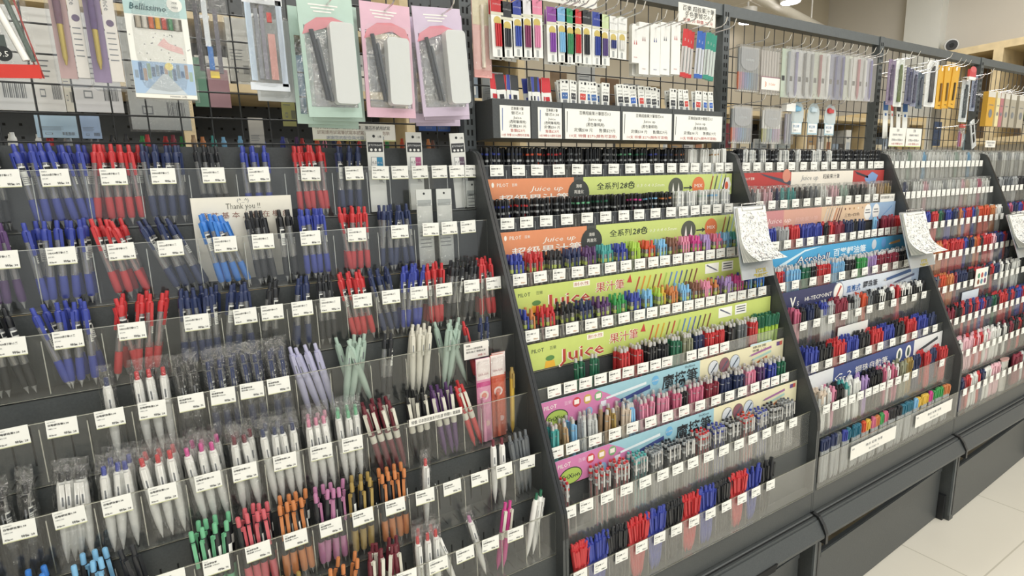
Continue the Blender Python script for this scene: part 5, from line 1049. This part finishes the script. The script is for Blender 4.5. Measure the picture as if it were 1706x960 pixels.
# ------------------------------------------------------------------ clipboards hung on the side panels
BOARD = mat('board_blue', s2l('c6d3dc'), .25, clear=.25, noise=.03)
def clipboard(xc, w, yt, zt, yb, zb, skew, label, seed):
    t = thing('clipboard', label, 'clipboard', 'clipboards with scribbled test paper', (xc, yt, zt)); L = math.hypot(yb - yt, zb - zt)
    dn = Vector((skew, yb - yt, zb - zt)).normalized(); rt = Vector((1, 0, 0)); nrm = Vector((0, dn.z, -dn.y)).normalized()
    if nrm.y > 0: nrm = -nrm
    b = MB(); b.obox((-w / 2, 0, 0), rt * w, dn * L, nrm * -.003, BOARD); b.build('board', t)
    def sheet(s0, s1, off, curl, m, side=0.0):
        side *= .5; curl *= .85; n = 10; rows = []
        for q in range(n + 1):
            s = s0 + (s1 - s0) * q / n; e = max(0, s - s1 * .50); o = off + curl * e * e
            rows.append((dn * s - Vector((0, 0, 1)) * (-e * e * curl * .25) + nrm * o + rt * (side * e * e * 6), s))
        return rows
    b = MB()
    for q in range(7):
        rows = sheet(.006, L * (.86 - .012 * (6 - q)), .0010 + .0008 * q, 1.0 + .75 * q, PAPER, .05 * q)
        vs = [];
        for p, s in rows: vs += [p - rt * (w * .47 - .0008 * q), p + rt * (w * .47 - .0006 * q)]
        b.add(vs, [(2 * a, 2 * a + 1, 2 * a + 3, 2 * a + 2) for a in range(len(rows) - 1)], PAPER if q % 2 == 0 else PAPER_B)
    stack = b.build('paper_stack', t)
    b = MB(); rr = random.Random(seed)                        # pen scribbles on the top sheet
    rows = sheet(.006, L * .86, .0010 + .0008 * 6 + .0004, 1.0 + .75 * 6, PAPER, .30)
    def at(u, s):
        f = (s - rows[0][1]) / (rows[-1][1] - rows[0][1]) * 10; a = min(9, int(f)); p = rows[a][0].lerp(rows[a + 1][0], f - a); return p + rt * (u * w)
    for q in range(560):
        u = rr.uniform(-.42, .42); s = rr.uniform(.024, L * .84); pts = []
        for e in range(rr.randint(3, 6)):
            pts.append(at(max(-.45, min(.45, u)), max(.008, min(L * .855, s)))); u += rr.uniform(-.022, .026); s += rr.uniform(-.0042, .0042)
        m = ink(rr.choice(('5d6268', '6c7078', '7d8086', '9a9fac', 'aa8f98', '8f9fb6'))); wv = Vector((0, 0, 1)) * rr.uniform(.0003, .00045)
        for a, c in zip(pts, pts[1:]): b.add([a - wv, c - wv, c + wv, a + wv], [(0, 1, 2, 3)], m)
    b.build('scribbles', stack)
    b = MB(); e = nrm * .007; a = -w * .31; c = w * .34
    b.tube([rt * a + dn * -.004 + e, rt * a + dn * .015 + e, rt * c + dn * .015 + e, rt * c + dn * -.004 + e, rt * a + dn * -.004 + e], .0011, 6, CHROME); b.tube([rt * (a * .6) + dn * -.005 + e * .6, rt * (c * .6) + dn * -.005 + e * .6], .0024, 6, CHROME); b.build('clip', t)
    b = MB(); b.text('試寫紙', .013, dn * (L - .016) + rt * (-.01) + nrm * .0006, ink('c9b84e'), u=rt, v=-dn, width=.046, bold=.02); b.text('歡迎試寫', .011, dn * (L - .003) + rt * (-.02) + nrm * .0006, ink('c9b84e'), u=rt, v=-dn, width=.062, bold=.02); b.build('lettering', t)
    b = MB(); b.tube([(w * .22, .0, .002), (w * .40, .03, .006), (w * .46, .045, -.005)], .0012, 6, CHROME); b.build('hanger', t)
clipboard(1.730, .142, -.172, 1.238, -.250, 1.036, -.05, 'clipboard of curled scribbled paper hung between the lime and navy racks', 21)
clipboard(2.655, .185, -.190, 1.176, -.272, .975, -.06, 'clipboard of scribbled paper hung at the far side of the navy-bannered rack', 22)
clipboard(3.585, .200, -.205, 1.120, -.285, .93, -.05, 'farthest clipboard, cut by the picture edge', 23)

# ------------------------------------------------------------------ goods on the reverse side and the aisle behind, seen through the grids
t = thing('rear_ledge', 'dark ledge on the reverse side behind the nearest grid', 'shelf', None, (0, 0, 0)); MB().box((.03, .045, 1.27), (.905, .16, 1.284), BLACK).build('ledge_board', t); MB().box((.03, .155, 1.284), (.905, .16, 1.33), BLACK).build('ledge_lip', t)
rc = ['white', 'white', 'white', 'white', 'red', 'silver', 'silver', 'silver', 'grey', 'black', 'black', 'kgreen', 'red', 'red', 'wine', 'kgreen', 'tan', 'orange', 'teal', 'sky', 'sky', 'grey', 'rose', 'blue', 'blue', 'grey', 'purple', 'red', 'ored', 'pink', 'navy', 'orange', 'gold', 'red', 'grey', 'black', 'kgreen', 'pink', 'ored', 'grey', 'kgreen', 'navy', 'orange', 'brown']
for q, c in enumerate(rc):
    x = .045 + .0193 * q; M = Matrix.Translation((x, .085 + .03 * (q % 2), 1.2865)) @ Matrix.Rotation(rr.uniform(-.06, .06), 4, 'Y') @ Matrix.Rotation(math.pi, 4, 'Z')
    put('rear_click_pen', pens('plain', c)[0][1], matrix=M, label='%s pen on the reverse ledge, %s' % (CN.get(c, c), ORD[q] + ' from the near end' if q < 21 else ORD[43 - q] + ' from the far end' if q > 22 else 'middle of the row' + (' farther' if q == 22 else '')), cat='pen', group='pens on the reverse ledge')
def back_pack(x0, x1, z0, z1, c, label, y=.075, film=False, code=True):
    t = thing('reverse_hung_pack', label, 'package', 'packages hung on the reverse side', ((x0 + x1) / 2, y, z0)); w, h = x1 - x0, z1 - z0
    b = MB(); b.box((-w / 2, 0, 0), (w / 2, .006, h), card(c)); b.build('pack', t)
    if code:
        b = MB(); f = -.0004
        for q in range(12): b.rect(w * .12 + q * w * .026, h * .12, w * .12 + q * w * .026 + w * (.010 + .008 * (q % 3 == 0)), h * .26, f, INKG)
        for q in range(4): b.rect(-w * .42, h * (.34 + .05 * q), w * (.1 + .06 * (q % 2)), h * (.352 + .05 * q), f, INKG)
        b.rect(-w * .30, h * .14, -w * .12, h * .22, f, ink('8f9498')); b.rect(-w * .28, h * .155, -w * .14, h * .205, f - .0002, card(c)); b.build('back_print', t)
    if film: pillow(MB(), w + .008, h + .008, .016, FILM, -.004, 3, 5, seed=int(x0 * 100)).build('film', t)
for a in ((.015, .116, 1.470, 1.64, 'e1e3e2', 'white package back with barcode, nearest the picture edge'), (.1185, .159, 1.470, 1.64, 'e6e6e2', 'narrow white package back beside it'), (.1600, .1720, 1.4705, 1.60, 'dfdccf', 'slim cream package back seen through the grid'), (.1735, .244, 1.471, 1.64, 'e4e5e6', 'white package back with a wide barcode'),
          (.253, .350, 1.442, 1.64, 'd5d9d8', 'milky bag back under the marker box'), (.112, .170, 1.425, 1.463, 'b9d4e6', 'pale blue card back below the white ones'), (.1755, .204, 1.424, 1.464, 'a9c0de', 'blue printed card back seen through the grid'), (.388, .425, 1.488, 1.56, 'b08c94', 'pink and green coloured pack back'), (.362, .387, 1.488, 1.58, '6f9a86', 'green pack back beside the pink coloured one'),
          (.430, .470, 1.54, 1.66, 'dadad4', 'pale clip pack back under a blister'), (.520, .548, 1.455, 1.58, 'b9b97c', 'yellow-green marker pack back'), (.549, .575, 1.462, 1.60, '7fa8c9', 'blue marker pack back behind mint pouch'), (.452, .480, 1.40, 1.470, 'cfccc4', 'silver pen pack back low on the grid'), (.825, .905, 1.452, 1.492, '3f62a8', 'blue eraser pack back seen through the grid')):
    back_pack(*a[:5], a[5], film=a[0] in (.253, .430), code=a[4] not in ('6f9a86', 'b08c94', '7fa8c9'))
for a in ((1.00, 1.06, 1.52, 1.60, 'c3c8c8', 'grey package back below the refill packs'), (1.21, 1.262, 1.53, 1.615, 'a98f72', 'brown kraft package back seen through the grid'), (1.30, 1.36, 1.52, 1.70, 'dcdedd', 'white package back beside the kraft one'), (1.385, 1.45, 1.52, 1.61, '9c7f62', 'darker kraft package back'), (1.47, 1.53, 1.52, 1.60, 'b9bcbc', 'grey package back past the kraft ones'), (1.56, 1.62, 1.53, 1.60, 'b5a07c', 'tan package back behind the second grid'), (1.655, 1.70, 1.52, 1.59, '86a0b0', 'blue-grey package back beside the second upright'),
          (1.905, 1.955, 1.42, 1.50, 'b0545c', 'dull red pack back under the grey pen set'), (2.08, 2.15, 1.42, 1.452, 'dfe0dc', 'white card back low on the third grid'), (2.20, 2.29, 1.42, 1.452, 'dde2da', 'second white card back low on the third grid'), (3.02, 3.16, 1.50, 1.56, 'b8a88c', 'tan pack back under the amber packs'), (3.40, 3.47, 1.44, 1.55, '4a5a78', 'dark blue pack back beside the fourth upright'), (3.72, 3.80, 1.42, 1.50, '8fb0b8', 'pale teal pack back on the fifth grid')):
    back_pack(*a[:5], a[5])

PEG = mat('pegboard_dark', s2l('4a4f54'), .5, noise=.06, nscale=60)
def aisle_unit(x0, x1, y0, y1, zs, xs, label, top):
    t = thing('aisle_shelving', label, 'shelving', 'shelving in the aisle behind', (x0, y0, 0))
    b = MB(); b.box((0, y1 - y0 - .02, .05), (x1 - x0, y1 - y0, top), PEG)
    z = .9
    while z < top - .05:
        x = .03
        while x < x1 - x0 - .03: b.box((x, y1 - y0 - .0206, z), (x + .009, y1 - y0 - .0195, z + .009), SLOT); x += .045
        z += .045
    b.build('pegboard', t)
    for x in xs: MB().box((x - x0 - .018, 0, 0), (x - x0 + .018, y1 - y0 - .021, top), WOOD).build('post', t)
    for z in zs:
        e = sorted(xs)
        for a, c in zip(e, e[1:]): MB().box((a - x0 + .0185, 0, z - .028), (c - x0 - .0185, y1 - y0 - .021, z), WOOD).build('shelf_board', t)
aisle_unit(-.75, 1.75, 1.05, 1.42, [.5, .95, 1.70, 1.93], [-.73, .375, 1.18, 1.73], 'plywood shelving with dark pegboard behind the nearest grid', 2.25)
aisle_unit(2.6, 5.6, 1.05, 1.42, [.5, .95, 1.42, 1.72], [2.62, 3.20, 3.95, 4.75, 5.58], 'plywood shelving behind the third and fourth grids', 1.76)
rr = random.Random(9)
def shelf_goods(x0, x1, y, z, cols, hs, what):
    x = x0; q = 0
    while x + .115 < x1:
        w = rr.uniform(.05, .11); h = rr.choice(hs); c = cols[q % len(cols)]
        t = thing('shelf_box', '%s carton on the %s, %s along' % (c[0], what, ORD[q]), 'carton', 'cartons on the ' + what, (x + w / 2, y, z + .0005))
        MB().box((-w / 2, 0, 0), (w / 2, .16, h), card(c[1])).build('carton', t); MB().rect(-w * .36, h * .25, w * .30, h * .60, -.0004, card(c[2])).rect(-w * .36, h * .70, w * .1, h * .76, -.0004, INKG).build('label', t)
        x += w + rr.uniform(.006, .03); q += 1
CB = [('white', 'dfe0dc', 'b9c3cc'), ('kraft', 'a88c66', 'd9cbb0'), ('pale grey', 'c3c6c6', 'e8e8e4'), ('cream', 'd9d0b8', 'a9785c'), ('blue-grey', '8c9cae', 'dfe4e8'), ('dark', '4c4a48', '8a8478')]
shelf_goods(-.5, .35, 1.12, 1.70, CB, (.10, .14, .17), 'upper plywood shelf nearest the picture edge'); shelf_goods(.42, 1.13, 1.12, 1.70, [CB[0], CB[2], CB[5], CB[1]], (.10, .15, .18), 'upper plywood shelf, middle bay'); shelf_goods(1.22, 1.68, 1.12, 1.70, CB[1:], (.10, .15), 'upper plywood shelf beside the refill packs')
shelf_goods(2.67, 3.15, 1.12, 1.42, CB, (.12, .16, .2), 'lower shelf behind the third grid'); shelf_goods(3.25, 3.90, 1.12, 1.42, CB[2:], (.12, .16, .2), 'lower shelf, second bay behind the third grid'); shelf_goods(4.0, 4.70, 1.12, 1.42, CB, (.12, .18, .22), 'lower shelf behind the fourth grid'); shelf_goods(4.82, 5.5, 1.12, 1.42, CB[1:], (.12, .18, .22), 'lower shelf, last bay')
shelf_goods(-.5, .35, 1.12, .95, CB, (.2, .25), 'low plywood shelf nearest the edge'); shelf_goods(.42, 1.13, 1.12, .95, CB, (.2, .25), 'low plywood shelf, middle bay')

# ------------------------------------------------------------------ far wall fittings and ceiling fixtures
t = thing('plywood_cabinet', 'plywood wall shelf with dark interior on the far wall', 'wall shelf', None, (6.5, 0, 0))
MB().box((0, -1.5, 2.34), (.49, 1.36, 2.40), WOOD).build('top_board', t); MB().box((0, -1.5, 1.55), (.49, 1.36, 1.60), WOOD).build('bottom_board', t); MB().box((.45, -1.5, 1.60), (.49, 1.36, 2.34), mat('interior_brown', s2l('7a6a55'), .6, noise=.1)).build('back_panel', t)
for y in (1.30, .96, .45): MB().box((0, y - .05, 1.60), (.449, y + .02, 2.34), WOOD).build('divider_board', t)
MB().box((.01, -1.4, 2.0), (.449, 1.2, 2.03), WOOD).build('inner_shelf', t) if False else None
t = thing('potted_plant', 'small green plant on the far wall shelf', 'plant', None, (6.62, .705, 1.602)); MB().lathe([(.05, 0), (.07, .12)], 14, plastic('d9d6cc')).build('pot', t)
b = MB()
for q in range(46):
    a = rr.uniform(0, 6.28); e = rr.uniform(.3, 1.2); l = rr.uniform(.10, .2); d = Vector((math.cos(a) * math.cos(e), math.sin(a) * math.cos(e), math.sin(e))); s = d.cross(Vector((0, 0, 1))).normalized() * .018; o = Vector((0, 0, .12))
    b.add([o, o + d * l * .5 + s, o + d * l, o + d * l * .5 - s], [(0, 1, 2, 3)], mat('leaf', s2l('8fae54'), .5, noise=.2))
b.build('leaves', t)
t = thing('security_camera', 'white bullet security camera with dark lens on the far wall', 'security camera', None, (6.80, 1.43, 2.50))
dv = Vector((-.82, -.55, -.16)).normalized(); b = MB(); b.tube([-dv * .16, -dv * .10, dv * .02], .052, 16, WHITE); b.tube([dv * .02, dv * .06], .056, 16, plastic('d9dbdb')); b.build('housing', t)
b = MB(); b.tube([dv * .058, dv * .066], .046, 16, plastic('3a3c40')); b.tube([dv * .064, dv * .072], .018, 12, plastic('15171a')); b.build('lens', t)
MB().tube([(.02, .02, -.04), (.06, .03, -.13), (.195, .05, -.16)], .016, 8, WHITE).build('bracket', t)
LAMP = mat('lamp_face', (1.0, .96, .98), .5, emit=14)
for q, (x, y, z) in enumerate(((5.08, 1.96, 2.80), (5.27, 2.53, 2.80))):
    t = thing('ceiling_spotlight', ('lit white spotlight hung nearer the picture top', 'lit white spotlight seen through the third grid')[q], 'spotlight', 'ceiling spotlights', (x, y, z)); b = MB(); b.tube([(0, 0, .005), (0, 0, .13)], .085, 18, WHITE); b.build('housing', t)
    MB().tube([(0, 0, 0), (0, 0, .006)], .075, 18, LAMP).build('lamp_disc', t); MB().tube([(0, 0, .13), (0, 0, .699)], .012, 8, WHITE).build('stem', t)
t = thing('ceiling_conduit', 'pale round duct running diagonally below the ceiling', 'duct', None, (4.3, 1.93, 2.82)); MB().tube([(0, 0, 0), (2.1, .50, 0)], .05, 12, plastic('d6d2c6')).build('duct', t)
for e in (.3, 1.7): MB().tube([(e, e * .238, .05), (e, e * .238, .679)], .008, 6, WHITE).build('hanger_rod', t)
t = thing('air_unit', 'pale ceiling air unit beside the third upright', 'air conditioner', None, (4.35, 2.12, 2.74)); rbox(MB(), -.20, .20, 0, .16, -.18, .18, .03, plastic('d2cec2')).build('casing', t); MB().box((-.15, -.183, .05), (.15, -.1805, .06), SLOT).box((-.15, -.183, .09), (.15, -.1805, .10), SLOT).build('louvre', t)
for e in (-.1, .1): MB().tube([(e, 0, .16), (e, 0, .759)], .008, 6, WHITE).build('hanger_rod', t)
